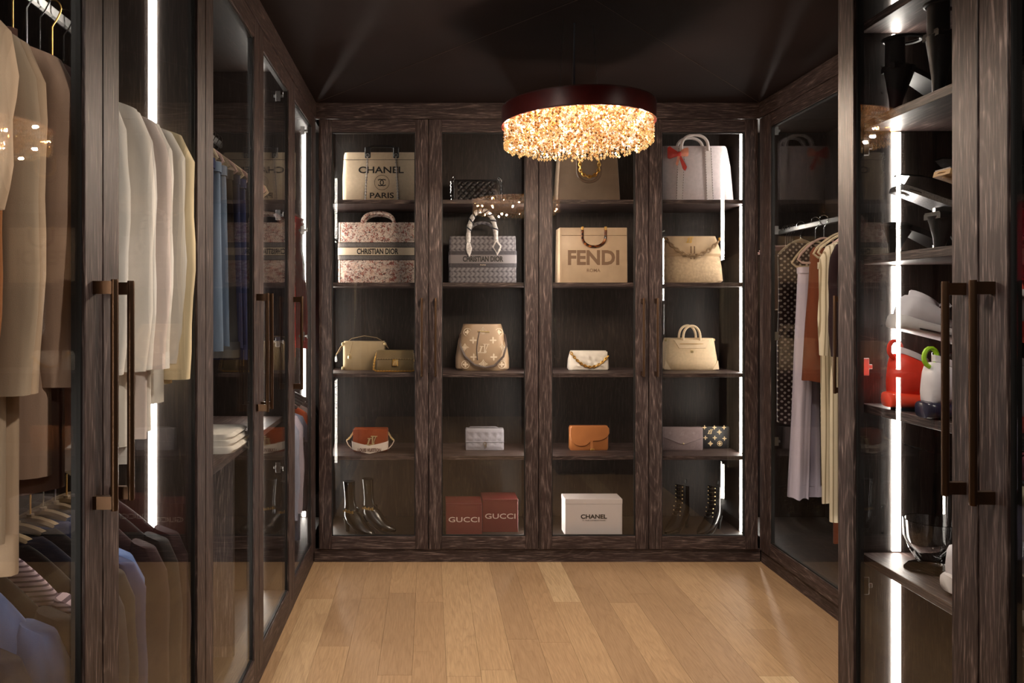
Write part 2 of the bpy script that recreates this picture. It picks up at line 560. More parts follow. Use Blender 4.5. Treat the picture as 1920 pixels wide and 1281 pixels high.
def make_door(side, plane, u0, u1, root, handle=None, hinge=None):
    off = root.location
    bx = front(side, plane); rg = WX if side == 'back' else WY
    g = 0.0022
    a, b = u0 + g, u1 - g
    z0, z1 = DOOR0, DOOR1
    mb = MB()
    bx(mb, a, a + ST, 0, 0.022, z0, z1, WZ)
    bx(mb, b - ST, b, 0, 0.022, z0, z1, WZ)
    bx(mb, a + ST + .0003, b - ST - .0003, 0, 0.022, z0, z0 + ST, rg)
    bx(mb, a + ST + .0003, b - ST - .0003, 0, 0.022, z1 - ST, z1, rg)
    d = mb.build('door', None, root, bevel=0.0012, off=off)
    mb = MB(); i = 0.005
    for (p, q_) in ((a + ST, a + ST + i), (b - ST - i, b - ST)):
        bx(mb, p, q_, 0.006, 0.022, z0 + ST, z1 - ST)
    for (p, q_) in ((z0 + ST, z0 + ST + i), (z1 - ST - i, z1 - ST)):
        bx(mb, a + ST + i, b - ST - i, 0.006, 0.022, p, q_)
    mb.build('gasket', BLACK, d, off=off)
    bx(MB(), a + ST + i, b - ST - i, 0.009, 0.014, z0 + ST + i, z1 - ST - i).build('pane', GLASS, d, off=off)
    if handle:
        u = (b - ST / 2) if handle == 'hi' else (a + ST / 2)
        mb = MB()
        n = 10
        hz0, hz1 = 0.975, 1.383
        c = pt(side, plane, u, -0.036, 0)
        prof = []
        for z in (hz0, hz0 + .004, hz1 - .004, hz1):
            rr = 0.0062 if z in (hz0, hz1) else 0.0068
            prof.append([Vector((c.x + rr * math.cos(2 * PI * j / n), c.y + rr * math.sin(2 * PI * j / n), z)) for j in range(n)])
        mb.loft(prof)
        for zz in (hz0 + .003, hz1 - .026):
            bx(mb, u - 0.006, u + 0.006, -0.036, 0.0, zz, zz + 0.023)
        mb.build('handle', BRONZE, d, smooth=True, off=off)
    if hinge is not None:
        u = a + 0.03 if hinge == 'lo' else b - 0.03
        su = 1 if hinge == 'lo' else -1
        for z in (0.647, 1.187, 1.73, 2.24):
            mb = MB()
            bx(mb, u - .018, u + .018, 0.0225, 0.030, z - .010, z + .010)
            bx(mb, u - su * .010, u - su * .020, 0.028, 0.075, z - .006, z + .006)
            bx(mb, u - su * .0085, u - su * .0115, 0.045, 0.066, z - .022, z + .022)
            mb.build('hinge', STEEL, d, bevel=0.002, off=off)
    return d

def make_unit(name, label, side, plane, u0, u1, depth, doors, shelves=(), shelf_v=0.05, cols=(), strips=(1, 1), rails=(), top=TOPI, group=None, strip_v=0.133, lo_strip_v=None):
    um = (u0 + u1) / 2
    root = thing(name, label, 'cabinet', pt(side, plane, um, depth / 2, 0), 0, group)
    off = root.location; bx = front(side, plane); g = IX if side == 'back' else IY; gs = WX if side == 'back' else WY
    t = 0.019 if side != 'back' else 0.034
    for (p, q_) in ((u0 + .0005, u0 + t), (u1 - t, u1 - .0005)):
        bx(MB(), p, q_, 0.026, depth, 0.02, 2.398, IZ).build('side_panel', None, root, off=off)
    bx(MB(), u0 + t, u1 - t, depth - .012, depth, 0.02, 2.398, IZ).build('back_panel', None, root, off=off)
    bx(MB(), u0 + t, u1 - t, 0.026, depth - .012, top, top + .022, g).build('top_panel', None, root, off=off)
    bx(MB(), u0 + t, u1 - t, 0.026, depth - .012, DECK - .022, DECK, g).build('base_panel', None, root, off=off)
    for z in shelves:
        bx(MB(), u0 + t, u1 - t, shelf_v, depth - .012, z - .021, z, gs).build('shelf', None, root, off=off, bevel=0.001)
    for c in cols:                      # a centre partition behind the meeting stiles
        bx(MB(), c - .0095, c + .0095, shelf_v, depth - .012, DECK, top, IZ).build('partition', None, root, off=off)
    levels = [DECK] + sorted(shelves) + [top]
    for k_, (s_, (p, q_)) in enumerate(zip(strips, ((u0 + t - .001, u0 + t + .004), (u1 - t - .004, u1 - t + .001)))):
        if not s_: continue
        sv = lo_strip_v if (lo_strip_v and k_ == 0) else strip_v
        for i in range(len(levels) - 1):
            lo = levels[i] + .004; hi = levels[i + 1] - (.025 if i < len(levels) - 2 else .004)
            bx(MB(), p, q_, sv - .010, sv + .010, lo, hi).build('led_strip', LED, root, off=off)
    for (v, z, ra, rb) in rails:
        mb = MB()
        bx(mb, ra, rb, v - .007, v + .007, z - .015, z + .015)
        mb.build('hanging_rail', STEEL, root, bevel=0.005, off=off)
    for d in doors:
        make_door(side, plane, d[0], d[1], root, *d[2:])
    return root

b0, b1, b2, b3, b4, b5 = 0.72, 1.334, 1.948, 2.562, 3.176, 3.79
L1 = make_unit('wardrobe_cabinet', 'tall dark oak glass-door wardrobe nearest the camera, full of taupe and cream coats', 'left', XL, b0, b2, 0.58,
               [(b0, b1, 'hi', None), (b1, b2, 'lo', 'hi')], rails=[(0.30, 2.03, b0 + .02, b2 - .02), (0.30, 0.955, b0 + .02, b2 - .02)], strips=(1, 1))
L2 = make_unit('wardrobe_cabinet', 'dark oak glass-door wardrobe with hanging jeans above a wide open shelf', 'left', XL, b2, b4, 0.58,
               [(b2, b3, 'hi', None), (b3, b4, 'lo', 'hi')], shelves=[0.868], rails=[(0.30, 2.03, b2 + .02, b4 - .02)], shelf_v=0.035)
off2 = L2.location
front('left', XL)(MB(), 2.553, 2.572, 0.088, 0.568, DECK, 0.847, WZ).build('partition', None, L2, off=off2)
L3 = make_unit('wardrobe_cabinet', 'dark oak corner wardrobe with one glass door, red tops above lilac shirts', 'left', XL, b4, 4.28, 0.58,
               [(b4, b5, 'lo', 'hi')], rails=[(0.30, 1.98, b4 + .02, 4.26), (0.30, 0.97, b4 + .02, 4.26)])
front('left', XL)(MB(), b5, YB - .002, 0.001, 0.022, DOOR0, DOOR1, WZ).build('filler', None, L3, off=L3.location)
SH = [0.547, 0.985, 1.466, 1.905]
q0, q1, q2, q3, q4 = -0.5766, -0.0014, 0.5738, 1.1490, 1.7214
U1 = make_unit('display_cabinet', 'dark oak display cabinet with glass doors, holding the red boxes and toile tote', 'back', YB, q0, q2, 0.445,
               [(q0, q1, 'hi', None), (q1, q2, 'lo', None)], SH, 0.055, lo_strip_v=0.237)
U2 = make_unit('display_cabinet', 'dark oak display cabinet with glass doors, holding the white box and lace-up boots', 'back', YB, q2, q4, 0.445,
               [(q2, q3, 'hi', None), (q3, q4, 'lo', None)], SH, 0.055)
r1 = 3.03
R1 = make_unit('wardrobe_cabinet', 'dark oak glass-door wardrobe in the right corner with hanging trousers and dresses', 'right', XR, r1, 4.28, 0.58,
               [(r1, 3.795, 'lo', 'hi')], rails=[(0.30, 1.77, r1 + .02, 4.26)], strips=(1, 1))
front('right', XR)(MB(), 3.795, YB - .002, 0.001, 0.022, DOOR0, DOOR1, WZ).build('filler', None, R1, off=R1.location)
R2 = make_unit('wardrobe_cabinet', 'dark oak wardrobe hidden behind the end of the shoe cabinet', 'right', XR, YRE + .002, r1, 0.58,
               [(YRE + .002, 2.434, 'hi', None), (2.434, r1, 'lo', None)], [1.118, 1.51, 1.91], 0.05, strips=(1, 0))
for (za, zb) in ((.13, .45), (.455, .775), (.78, 1.095), (1.915, 2.34)):  # added panels that hide parts of the LED strip from reflections
    front('right', XR)(MB(), YRE + .022, r1 - .021, .042, .062, za, zb, WY).build('drawer_front', None, R2, off=R2.location, bevel=.002)
RS = [0.728, 1.097, 1.460, 1.790, 2.032]
RN = make_unit('shoe_cabinet', 'dark oak glass-door shoe cabinet with lit shelves of sneakers and heels', 'right', XN, 0.896, YRE, 0.47,
               [(0.896, 1.3666, 'hi', None), (1.3666, YRE, 'lo', 'hi')], RS, 0.045, strips=(0, 1))
mb = MB()
for z in [0.2 + 0.064 * i for i in range(33)]:
    for v in (0.10, 0.40):
        c = pt('right', XN, 1.8175, v, z)
        mb.tube([c, c + Vector((0, -.0016, 0))], 0.0028, None, 6)
mb.build('shelf_pin_holes', BLACK, RN, off=RN.location)['kind'] = 'stuff'
MB().box(XN + .47, XR + .022, YRE - .019, YRE - .001, 0.0, 2.4, WZ).build('end_panel', None, RN, off=RN.location)

# unseen fill lights added for floor and door fronts, in dark ceiling cans, on the camera's side of the chandelier
FILL_SPOTS = [(0.10, 2.15, 'dark can downlight on the ceiling between the chandelier and jeans wardrobe'), (1.10, 2.15, 'dark can downlight on the ceiling between the chandelier and shoe cabinet'),
      (0.30, 1.00, 'dark can downlight on the ceiling beside the near wardrobe'), (0.62, -0.15, 'dark can downlight on the ceiling by the rear wall')]
for i, (x, y, lab) in enumerate(FILL_SPOTS):
    t = thing('ceiling_downlight', lab, 'downlight', (x, y, CROWN + (0.025 if y > 1.5 else 0)))
    n = 24
    def rg(r, z): return [Vector((r * math.cos(2 * PI * j / n), r * math.sin(2 * PI * j / n), z)) for j in range(n)]
    MB().loft([rg(.044, .0), rg(.044, -.075), rg(.040, -.075), rg(.040, 0)], None, False, True).build('can', P('downlight_can', S(26, 22, 21), 0.6), t, smooth=True)
    MB().loft([rg(.039, -.040), rg(.039, -.042)]).build('lens', FILL_LENS, t)
    ld = bpy.data.lights.new('downlight', 'SPOT'); ld.energy = FILL_POWER * (2.1 if i == 2 else 0.8 if i == 3 else 1.0); ld.spot_size = R(138); ld.spot_blend = 0.6
    ld.shadow_soft_size = 0.035; ld.color = (1.0, 0.91, 0.80)
    lo = bpy.data.objects.new('downlight_lamp', ld); COL.objects.link(lo); lo.parent = t; lo.location = (0, 0, -0.080)

# ------------------------------------------------------------------ chandelier
def make_chandelier():
    t = thing('crystal_chandelier', 'round chandelier with burgundy leather band and dense amber crystal drops', 'chandelier', (0.576, 2.852, 2.040))
    Rr = 0.293; n = 72
    def ring(r, z): return [Vector((r * math.cos(2 * PI * j / n), r * math.sin(2 * PI * j / n), z)) for j in range(n)]
    MB().loft([ring(Rr, 0), ring(Rr, .071), ring(Rr - .008, .071), ring(Rr - .008, 0)], None, False, True).build('leather_band', DARKLEATHER, t, smooth=True)
    mb = MB()
    for z in (.003, .068):
        mb.tube([p for p in ring(Rr + .0004, z)], 0.0012, None, 5, True)
    mb.build('piping', P('dark_piping', S(44, 16, 16), 0.5), t, smooth=True)
    MB().loft([ring(Rr - .009, .03), ring(Rr - .009, .034)]).build('canopy_plate', GOLD, t, smooth=True)
    mb = MB(); st = []; rnd = random.Random(3)
    Ns = 560
    for i in range(Ns):
        r = (Rr - .016) * math.sqrt((i + .5) / Ns); a = i * 2.39996
        st.append((r * math.cos(a), r * math.sin(a)))
    for j in range(130):
        a = 2 * PI * j / 130
        st.append(((Rr - .013) * math.cos(a), (Rr - .013) * math.sin(a)))
    drops = []
    for (x, y) in st:
        nb = 8 if rnd.random() < .6 else 7
        z = .02 - rnd.uniform(0, .01)
        for b in range(nb):
            s_ = rnd.uniform(.0046, .0062)
            mb.octa((x + rnd.uniform(-.003, .003), y + rnd.uniform(-.003, .003), z), s_, s_ * 1.15)
            z -= .0116
        if math.hypot(x, y) > Rr - .03:
            drops.append((x, y, z))
    o = mb.build('crystal_strands', CRYSTAL, t); o['kind'] = 'stuff'
    me = None
    for (x, y, z) in drops:
        if me is None:
            d = MB().octa((0, 0, 0), .0066, .0088).build('crystal_drop', CRYSTAL, t); me = d.data
        else:
            d = bpy.data.objects.new('crystal_drop', me); COL.objects.link(d); d.parent = t
        d.location = (x, y, z)
    MB().tube([(-.012, 0, .034), (-.012, 0, .41)], 0.0032, None, 6).build('power_cable', P('grey_cable', S(60, 60, 70), 0.5), t)
    for (x, y) in ((-.11, -.06), (.115, .02), (0, .12)):
        MB().tube([(x * .75, y, .07), (x * .55, y * .6, .40)], 0.0007, None, 5).build('suspension_wire', STEEL, t)
    for i in range(30):
        r = (Rr - .03) * math.sqrt(rnd.random()) if i < 14 else Rr - .022
        a = 2 * PI * i / 16 + rnd.uniform(0, .3)
        ld = bpy.data.lights.new('bulb', 'POINT'); ld.energy = LAMP_POWER; ld.color = (1.0, 0.87, 0.71); ld.shadow_soft_size = 0.006
        lo = bpy.data.objects.new('chandelier_bulb', ld); COL.objects.link(lo); lo.parent = t; lo.location = (r * math.cos(a), r * math.sin(a), rnd.uniform(-.075, -.01))
make_chandelier()

# ------------------------------------------------------------------ bags, boxes and boots in the display cabinets
def leather(name, col, rough=0.45, bump=0.12, bs=260, var=0.08):
    return P(name, col, rough, 0, var, 18, bump, bs)
def band(cx, cz, r0, r1, a0, a1, n=20, sx=1):
    o = [(cx + sx * r1 * math.cos(R(a0 + (a1 - a0) * i / n)), cz + r1 * math.sin(R(a0 + (a1 - a0) * i / n))) for i in range(n + 1)]
    return o + [(cx + sx * r0 * math.cos(R(a1 - (a1 - a0) * i / n)), cz + r0 * math.sin(R(a1 - (a1 - a0) * i / n))) for i in range(n + 1)]
def ringband(mb, cx, cz, r0, r1, y0, y1, m=None, n=24):
    def rg(r, y): return [Vector((cx + r * math.cos(2 * PI * j / n), y, cz + r * math.sin(2 * PI * j / n))) for j in range(n)]
    mb.loft([rg(r0, y0), rg(r1, y0), rg(r1, y1), rg(r0, y1)], m, False, True)
def petal(mb, cx, cz, r, y, pointed=True, rot=0.0, t=0.0012):
    pts = []
    for i in range(32):
        a = 2 * PI * i / 32
        k_ = abs(math.cos(2 * a))
        rr = r * (0.28 + 0.72 * (k_ ** 2.2 if pointed else k_ ** 0.8))
        pts.append((cx + rr * math.cos(a + rot), cz + rr * math.sin(a + rot)))
    mb.prism(pts, y - t, y + t)
def diamond(mb, cx, cz, r, y, t=0.0012):
    k_ = 0.72
    o = [(cx, cz + r), (cx + r * .35, cz + r * .35), (cx + r, cz), (cx + r * .35, cz - r * .35), (cx, cz - r), (cx - r * .35, cz - r * .35), (cx - r, cz), (cx - r * .35, cz + r * .35)]
    n = 8
    i_ = [(cx + (p[0] - cx) * k_, cz + (p[1] - cz) * k_) for p in o]
    v = [(p[0], y - t, p[1]) for p in o] + [(p[0], y - t, p[1]) for p in i_] + [(p[0], y + t, p[1]) for p in o] + [(p[0], y + t, p[1]) for p in i_]
    f = []
    for j in range(n):
        q_ = (j + 1) % n
        f += [(j, q_, n + q_, n + j), (2 * n + q_, 2 * n + j, 3 * n + j, 3 * n + q_), (j, 2 * n + j, 2 * n + q_, q_), (n + j, n + q_, 3 * n + q_, 3 * n + j)]
    mb.add(v, f)
    petal(mb, cx, cz, r * .5, y, True, 0, t)
def lv(mb, cx, cz, h, y, t=0.0014):
    s_ = h
    def q_(pts): mb.prism([(cx + p[0] * s_, cz + p[1] * s_) for p in pts], y - t, y + t)
    q_([(-.44, -.32), (.30, -.32), (.34, -.12), (.28, -.12), (.20, -.25), (-.16, -.25), (-.44, -.25)])     # foot of the L
    q_([(-.34, -.30), (-.20, -.30), (-.02, .26), (-.16, .26)])                                             # stem of the L
    q_([(-.26, .24), (.08, .24), (.08, .30), (-.26, .30)])
    q_([(.12, .46), (.24, .46), (.16, -.40), (.10, -.40)])                                                 # V
    q_([(.10, -.40), (.18, -.34), (.50, .46), (.42, .46)])
    q_([(.02, .43), (.34, .43), (.34, .49), (.02, .49)])
    q_([(.34, .43), (.58, .43), (.58, .49), (.34, .49)])
def patch(w, h, nx, nz, f, z0=0.0, cx=0.0):
    v, fs = [], []
    for i in range(nz + 1):
        for j in range(nx + 1):
            x = -w / 2 + w * j / nx; z = h * i / nz
            v.append((cx + x, f(x, z), z0 + z))
    for i in range(nz):
        for j in range(nx):
            a = i * (nx + 1) + j
            fs.append((a, a + 1, a + nx + 2, a + nx + 1))
    return MB().add(v, fs)
def X(px, y): return (px - 804) / 1380 * y
def stitch(mb, pts, step=0.014, r=0.0011):
    rs = resample(pts, step / 2)
    for i in range(0, len(rs) - 1, 2):
        mb.tube([rs[i], rs[i + 1]], r, None, 4)

def bag(name, label, px, y, z, rz=0, cat='handbag'):
    o = thing(name, label, cat, (X(px, y), y, z), rz)
    if z > 1.2: o.scale = (y / 3.95, 1.0, y / 3.95)
    return o
S1, S2, S3, S4 = 1.905, 1.466, 0.985, 0.547

# --- top shelf
t = bag('canvas_tote', 'large beige canvas tote with black lettering and two hanging chains', 716, 4.105, S1)
CANV = P('beige_canvas', S(206, 186, 160), 0.85, 0, 0.06, 60, 0.15, 900)
body(MB(), [(0, .40, .15, .01), (.012, .425, .165, 0), (.15, .428, .16, 0), (.272, .412, .13, 0), (.284, .405, .125, .003)], .025).build('body', CANV, t, smooth=True)
MB().tube([(-.205, -.0006, .243), (.205, -.0006, .243)], .0012, None, 5).build('seam', INK, t)
BLK = leather('black_leather', S(20, 18, 19), 0.38)
text('CHANEL', .243, .036, -.004, -.001, .189, INK, t, bold=.02)
text('PARIS', .129, .030, 0, -.001, .052, INK, t, bold=.02)
mb = MB(); ringband(mb, 0, .121, .0385, .0405, -.0016, .0, None, 36)
mb.prism(band(.0085, .121, .0145, .0195, 45, 315), -.0016, 0)
mb.prism(band(-.0085, .121, .0145, .0195, 45, 315, sx=-1), -.0016, 0)
mb.build('emblem', INK, t)
for s_ in (-1, 1):
    tb = MB().box(s_ * .076 - .016, s_ * .076 + .016, -.006, .006, .252, .312).build('handle_tab', BLK, t, bevel=.004)
    ringm = MB(); ringband(ringm, s_ * .076, .266, .006, .011, -.009, -.005, None, 14); ringm.build('grommet', STEEL, tb)
    mb = MB(); mb.chain([(s_ * .076, -.009, .262), (s_ * .078, -.012, .2), (s_ * .084, -.012, .1), (s_ * .088, -.012, .012)], .011, .0018); mb.build('chain', P('woven_black_chain', S(120, 112, 108), .35, .6), t)
MB().tube([(-.076, .01, .305), (-.05, .02, .318), (.05, .02, .318), (.076, .01, .305)], .007, None, 8).build('handle', BLK, t, smooth=True)

t = bag('quilted_shoulder_bag', 'small black quilted leather bag with silver chain on top shelf', 894, 4.03, S1)
body(MB(), [(0, .245, .075, .004), (.01, .25, .08, 0), (.115, .25, .075, 0), (.128, .244, .06, .006)], .01).build('body', BLK, t, smooth=True)
def qf(x, z):
    a = (x + z) * 100; b_ = (x - z) * 100
    e = min(1, (.105 - abs(x)) * 60, z * 60, (.112 - z) * 60); e = max(0, e)
    return -.001 - .005 * e * (abs(math.sin(a)) * abs(math.sin(b_))) ** .6
patch(.205, .112, 110, 60, qf, .008).build('quilted_flap', leather('black_shiny_leather', S(24, 22, 23), .28), t, smooth=True, sharp=80)
for s_ in (-1, 1):
    mb = MB()
    for i in range(3): mb.tube([(s_ * (.108 + i * .006), -.001, .006), (s_ * (.108 + i * .006), -.001, .12)], .0022, None, 5)
    mb.build('braided_border', BLK, t, smooth=True)
    mb = MB(); mb.chain([(s_ * .128, .03, .0), (s_ * .136, .03, .06), (s_ * .136, .03, .125), (s_ * .122, .03, .145), (s_ * .118, .03, .11)], .013, .0024); mb.build('chain', CHROME, t)
MB().box(-.03, .03, -.008, 0, .0, .026).build('clasp', P('dark_metal', S(60, 58, 58), .3, 1), t, bevel=.003)

t = bag('leather_tote', 'dark taupe leather tote with gold chain handle below the chandelier', 1104, 3.985, S1)
TAU = leather('taupe_leather', S(116, 98, 82), .5)
body(MB(), [(0, .33, .15, .004), (.01, .34, .155, 0), (.24, .31, .12, 0), (.252, .305, .118, .002)], .006).build('body', TAU, t, smooth=True)
U = [Vector((.062 * math.cos(PI + PI * i / 16), -.006, .165 + .058 * math.sin(PI + PI * i / 16))) for i in range(17)]
U = [Vector((-.062, -.006, .235))] + U + [Vector((.062, -.006, .235))]
MB().tube(U, .0075, None, 8, flat=.6).build('handle', leather('taupe_leather_dark', S(96, 76, 60), .45), t, smooth=True)
mb = MB(); mb.chain([p * .82 + Vector((0, -.012, .045)) for p in U], .022, .0032); mb.build('chain', GOLD, t)
MB().tube([(-.166, .0, .005), (-.153, .0, .25)], .003, None, 5).build('piping', TAU, t)

t = bag('leather_tote', 'large pale grey embossed tote with a red scarf knotted on its handle', 1302, 4.03, S1)
LAV = P('pale_grey_embossed_leather', S(196, 184, 186), .5, 0, .07, 60, .3, 60)
body(MB(), [(0, .425, .16, .004), (.012, .435, .165, 0), (.2, .40, .12, 0), (.295, .362, .085, 0), (.308, .352, .08, .004)], .022).build('body', LAV, t, smooth=True)
LAV2 = leather('pale_grey_leather', S(206, 196, 194), .45)
for s_ in (-1, 1):
    x0 = -.07 if s_ < 0 else .072
    st_ = MB().prism([(x0 - .018 + s_ * .012, 0.004), (x0 + .018 + s_ * .012, .004), (x0 + .018, .30), (x0 - .018, .30)], -.004, .0005).build('strap', LAV2, t)
    mb = MB()
    for e in (-.016, .016): stitch(mb, [(x0 + e + s_ * .012, -.0046, .008), (x0 + e, -.0046, .296)])
    mb.build('stitching', INK, st_)
for yy in (-.006, .07):
    MB().tube(uarc(0, yy, .28, .072, .085, 20, .6), .0085, None, 8).build('handle', LAV2, t, smooth=True)
sc = thing('silk_scarf', 'red and peach silk scarf knotted on the pale grey tote', 'scarf', (X(1302, 4.03) - .092, 4.012, S1 + .26))
RED = P('red_silk', S(206, 62, 50), .4, 0, .25, 30)
PCH = P('peach_silk', S(226, 150, 124), .4, 0, .2, 30)
mb = MB()
mb.loft([[Vector((x * 1.0, -.006 * math.cos(6.28 * j / 10) - .004, zc + hh * math.sin(6.28 * j / 10))) for j in range(10)] for x, zc, hh in ((-.062, .012, .03), (-.05, .012, .036), (-.025, .008, .022), (0, .004, .010))])
mb.loft([[Vector((x, -.006 * math.cos(6.28 * j / 10) - .006, zc + hh * math.sin(6.28 * j / 10))) for j in range(10)] for x, zc, hh in ((0, .004, .010), (.022, .012, .022), (.045, .016, .026), (.05, .016, .02))], PCH)
mb.build('bow', RED, sc, smooth=True)
MB().ball((0, -.010, .004), .013, None, 8).build('knot', RED, sc, smooth=True)
for (dx, dz, w_, mm) in ((.03, -.088, .022, RED), (-.012, -.062, .016, PCH)):
    MB().prism([(-.006, 0), (.006, 0), (dx + w_ / 2, dz + .02), (dx + .002, dz), (dx - w_ / 2, dz + .012)], -.012, -.009).build('tail', mm, sc)

# --- second shelf
t = bag('canvas_tote', 'toile-print canvas tote with lettered cream band and arched handle', 707, 4.105, S2)
TOILE = toile()
body(MB(), [(0, .415, .15, .002), (.006, .419, .155, 0), (.322, .415, .14, 0), (.33, .412, .138, .003)], .012).build('body', TOILE, t, smooth=True)
GREYB = P('grey_woven_band', S(104, 98, 96), .85, 0, .25, 200)
CREAMB = P('cream_woven_band', S(214, 196, 172), .85)
for (za, zb, mm) in ((.196, .221, GREYB), (.152, .196, CREAMB), (.128, .152, GREYB)):
    body(MB(), [(za, .423, .15, -.003), (zb, .4225, .15, -.003)], .013).build('woven_band', mm, t, smooth=True)
mb = MB()
for z in (.221, .196, .152, .128): mb.tube([(-.209, -.0035, z), (.209, -.0035, z)], .0015, None, 4)
mb.build('band_edge', INK, t)
text('CHRISTIAN DIOR', .222, .031, .003, -.0045, .174, INK, t, bold=.034)
for yy in (.012, .12):
    MB().tube(uarc(.005, yy, .322, .085, .062, 18, .7), .0095, None, 8).build('handle', TOILE, t, smooth=True)
for s_ in (-1, 1): MB().tube([(s_ * .2, -.0015, .004), (s_ * .2, -.0015, .328)], .0014, None, 4).build('side_seam', CREAMB, t)

t = bag('canvas_tote', 'grey jacquard canvas tote with lettered band and scarf-wrapped handle', 905.5, 4.035, S2)
OBL = oblique()
body(MB(), [(0, .358, .14, .002), (.006, .362, .145, 0), (.246, .355, .13, 0), (.254, .352, .128, .003)], .012).build('body', OBL, t, smooth=True)
DKB = P('dark_grey_woven_band', S(70, 66, 70), .85, 0, .2, 200)
MGB = P('mid_grey_woven_band', S(128, 122, 124), .85)
for (za, zb, mm) in ((.153, .174, DKB), (.108, .153, MGB), (.086, .108, DKB)):
    body(MB(), [(za, .364, .14, -.003), (zb, .364, .14, -.003)], .013).build('woven_band', mm, t, smooth=True)
text('CHRISTIAN DIOR', .217, .030, 0, -.0045, .131, INK, t, bold=.034)
text('PARIS', .03, .006, 0, -.0045, .099, CREAMB, t)
MB().tube(uarc(.002, .10, .246, .075, .09, 18, .7), .009, None, 8).build('handle', OBL, t, smooth=True)
for s_ in (-1, 1): MB().tube([(s_ * .172, -.0015, .004), (s_ * .172, -.0015, .25)], .0013, None, 4).build('side_seam', MGB, t)
t2 = thing('silk_scarf', 'black and white silk scarf wound around the grey tote handle', 'scarf', (X(905.5, 3.95), 4.03, S2))
SCARF = stripes('black_white_silk', S(206, 202, 200), S(40, 38, 46), 2, 40, .62)
SILK = P('white_patterned_silk', S(206, 202, 200), .45, 0, .4, 90)
ar = uarc(.002, .004, .225, .076, .175, 30, .75)
mb = MB(); mb.tube(ar, [.013 + .002 * math.sin(i * 1.9) for i in range(31)], None, 10); mb.build('wrapped_handle', SILK, t2, smooth=True)
mb = MB()
for i in range(3, 28, 3):
    p = ar[i]; q_ = (ar[i + 1] - ar[i - 1]).normalized(); pr = Vector((-q_.z, 0, q_.x))
    mb.tube([p - pr * .0145 - q_ * .008 + Vector((0, -.006, 0)), p + Vector((0, -.0155, 0)), p + pr * .0145 + q_ * .008 + Vector((0, -.006, 0))], .0042, None, 6)
mb.build('dark_wrap', P('navy_silk', S(36, 36, 46), .45), t2, smooth=True)
MB().prism([(-.075, .235), (-.062, .215), (-.055, .19), (-.06, .165), (-.070, .142), (-.082, .165), (-.088, .19), (-.085, .215)], -.016, -.008).build('tail', SILK, t2, bevel=.003)
MB().prism([(.078, .24), (.106, .205), (.1, .18), (.082, .150), (.072, .175), (.054, .198)], -.016, -.008).build('tail', SILK, t2, bevel=.002)
MB().prism([(.078, .226), (.098, .2), (.082, .166), (.064, .196)], -.0175, -.0155).build('tail_centre', P('charcoal_silk', S(58, 56, 64), .45), t2)

t = bag('leather_tote', 'tan leather tote with tortoiseshell handles and large embossed lettering', 1113, 3.985, S2)
TAN = leather('tan_leather', S(190, 164, 136), .42, .05)
body(MB(), [(0, .362, .15, .002), (.006, .366, .155, 0), (.292, .362, .13, 0), (.298, .36, .128, .002)], .006).build('body', TAN, t, smooth=True)
DTAN = P('embossed_tan', S(124, 96, 72), .5)
MB().tube([(-.178, -.0006, .256), (.178, -.0006, .256)], .0012, None, 4).build('seam', DTAN, t)
MB().prism([(-.182, 0), (-.172, 0), (-.172, .298), (-.182, .298)], -.002, .002).build('edge_piping', TAN, t)
text('FENDI', .276, .080, 0, -.0006, .137, DTAN, t, bold=.035)
text('ROMA', .072, .018, 0, -.0006, .068, DTAN, t, bold=.012)
k = N('tortoiseshell'); b = k.bsdf(Roughness=.15)
k.l(k.ramp(k.noise(k.mapped((1, 1, 1), 'Object'), 60, 3), [(.4, S(38, 20, 14)), (.55, S(96, 48, 20)), (.7, S(170, 100, 40))]), b.inputs['Base Color'])
TORT = k.m
U = [Vector((-.062, -.009, .29))] + [Vector((.062 * math.cos(PI + PI * i / 16), -.009, .245 + .05 * math.sin(PI + PI * i / 16))) for i in range(17)] + [Vector((.062, -.009, .29))]
MB().tube(U, .0072, None, 10).build('handle', TORT, t, smooth=True)
for s_ in (-1, 1): MB().box(s_ * .062 - .006, s_ * .062 + .006, -.017, .0, .283, .302).build('handle_mount', GOLD, t, bevel=.002)

t = bag('shoulder_bag', 'slouchy beige bag with braided chunky chain across its folded flap', 1297, 4.05, S2)
SHR = P('beige_shearling', S(196, 170, 138), .9, 0, .16, 70, 1.0, 90)
BEI = leather('beige_leather', S(200, 172, 138), .5)
body(MB(), [(0, .33, .13, .01), (.015, .36, .16, 0), (.09, .345, .15, 0), (.16, .33, .12, .012)], .04).build('body', SHR, t, smooth=True)
body(MB(), [(.145, .325, .10, .012), (.16, .33, .11, -.002), (.235, .29, .07, .012), (.256, .28, .05, .02)], .02).build('flap', BEI, t, smooth=True)
mb = MB(); ch = arc((-.145, -.004, .24), (.148, .0, .235), .09, 20)
mb.chain([p + Vector((0, -.012, 0)) for p in ch], .026, .0052); mb.build('braided_chain', leather('beige_braid', S(160, 134, 104), .4), t, smooth=True)
for s_ in (-1, 1): MB().ball((s_ * .147, -.01, .238), .010).build('chain_ring', GOLD, t, smooth=True)
mb = MB(); lv(mb, -.01, .232, .04, .008); mb.build('monogram', GOLD, t)
mb = MB()
for x_ in (-.006, .012): mb.box(x_ - .003, x_ + .003, -.008, -.004, .13, .2)
mb.build('pull_straps', leather('brown_trim', S(120, 92, 66), .5), t, bevel=.001)

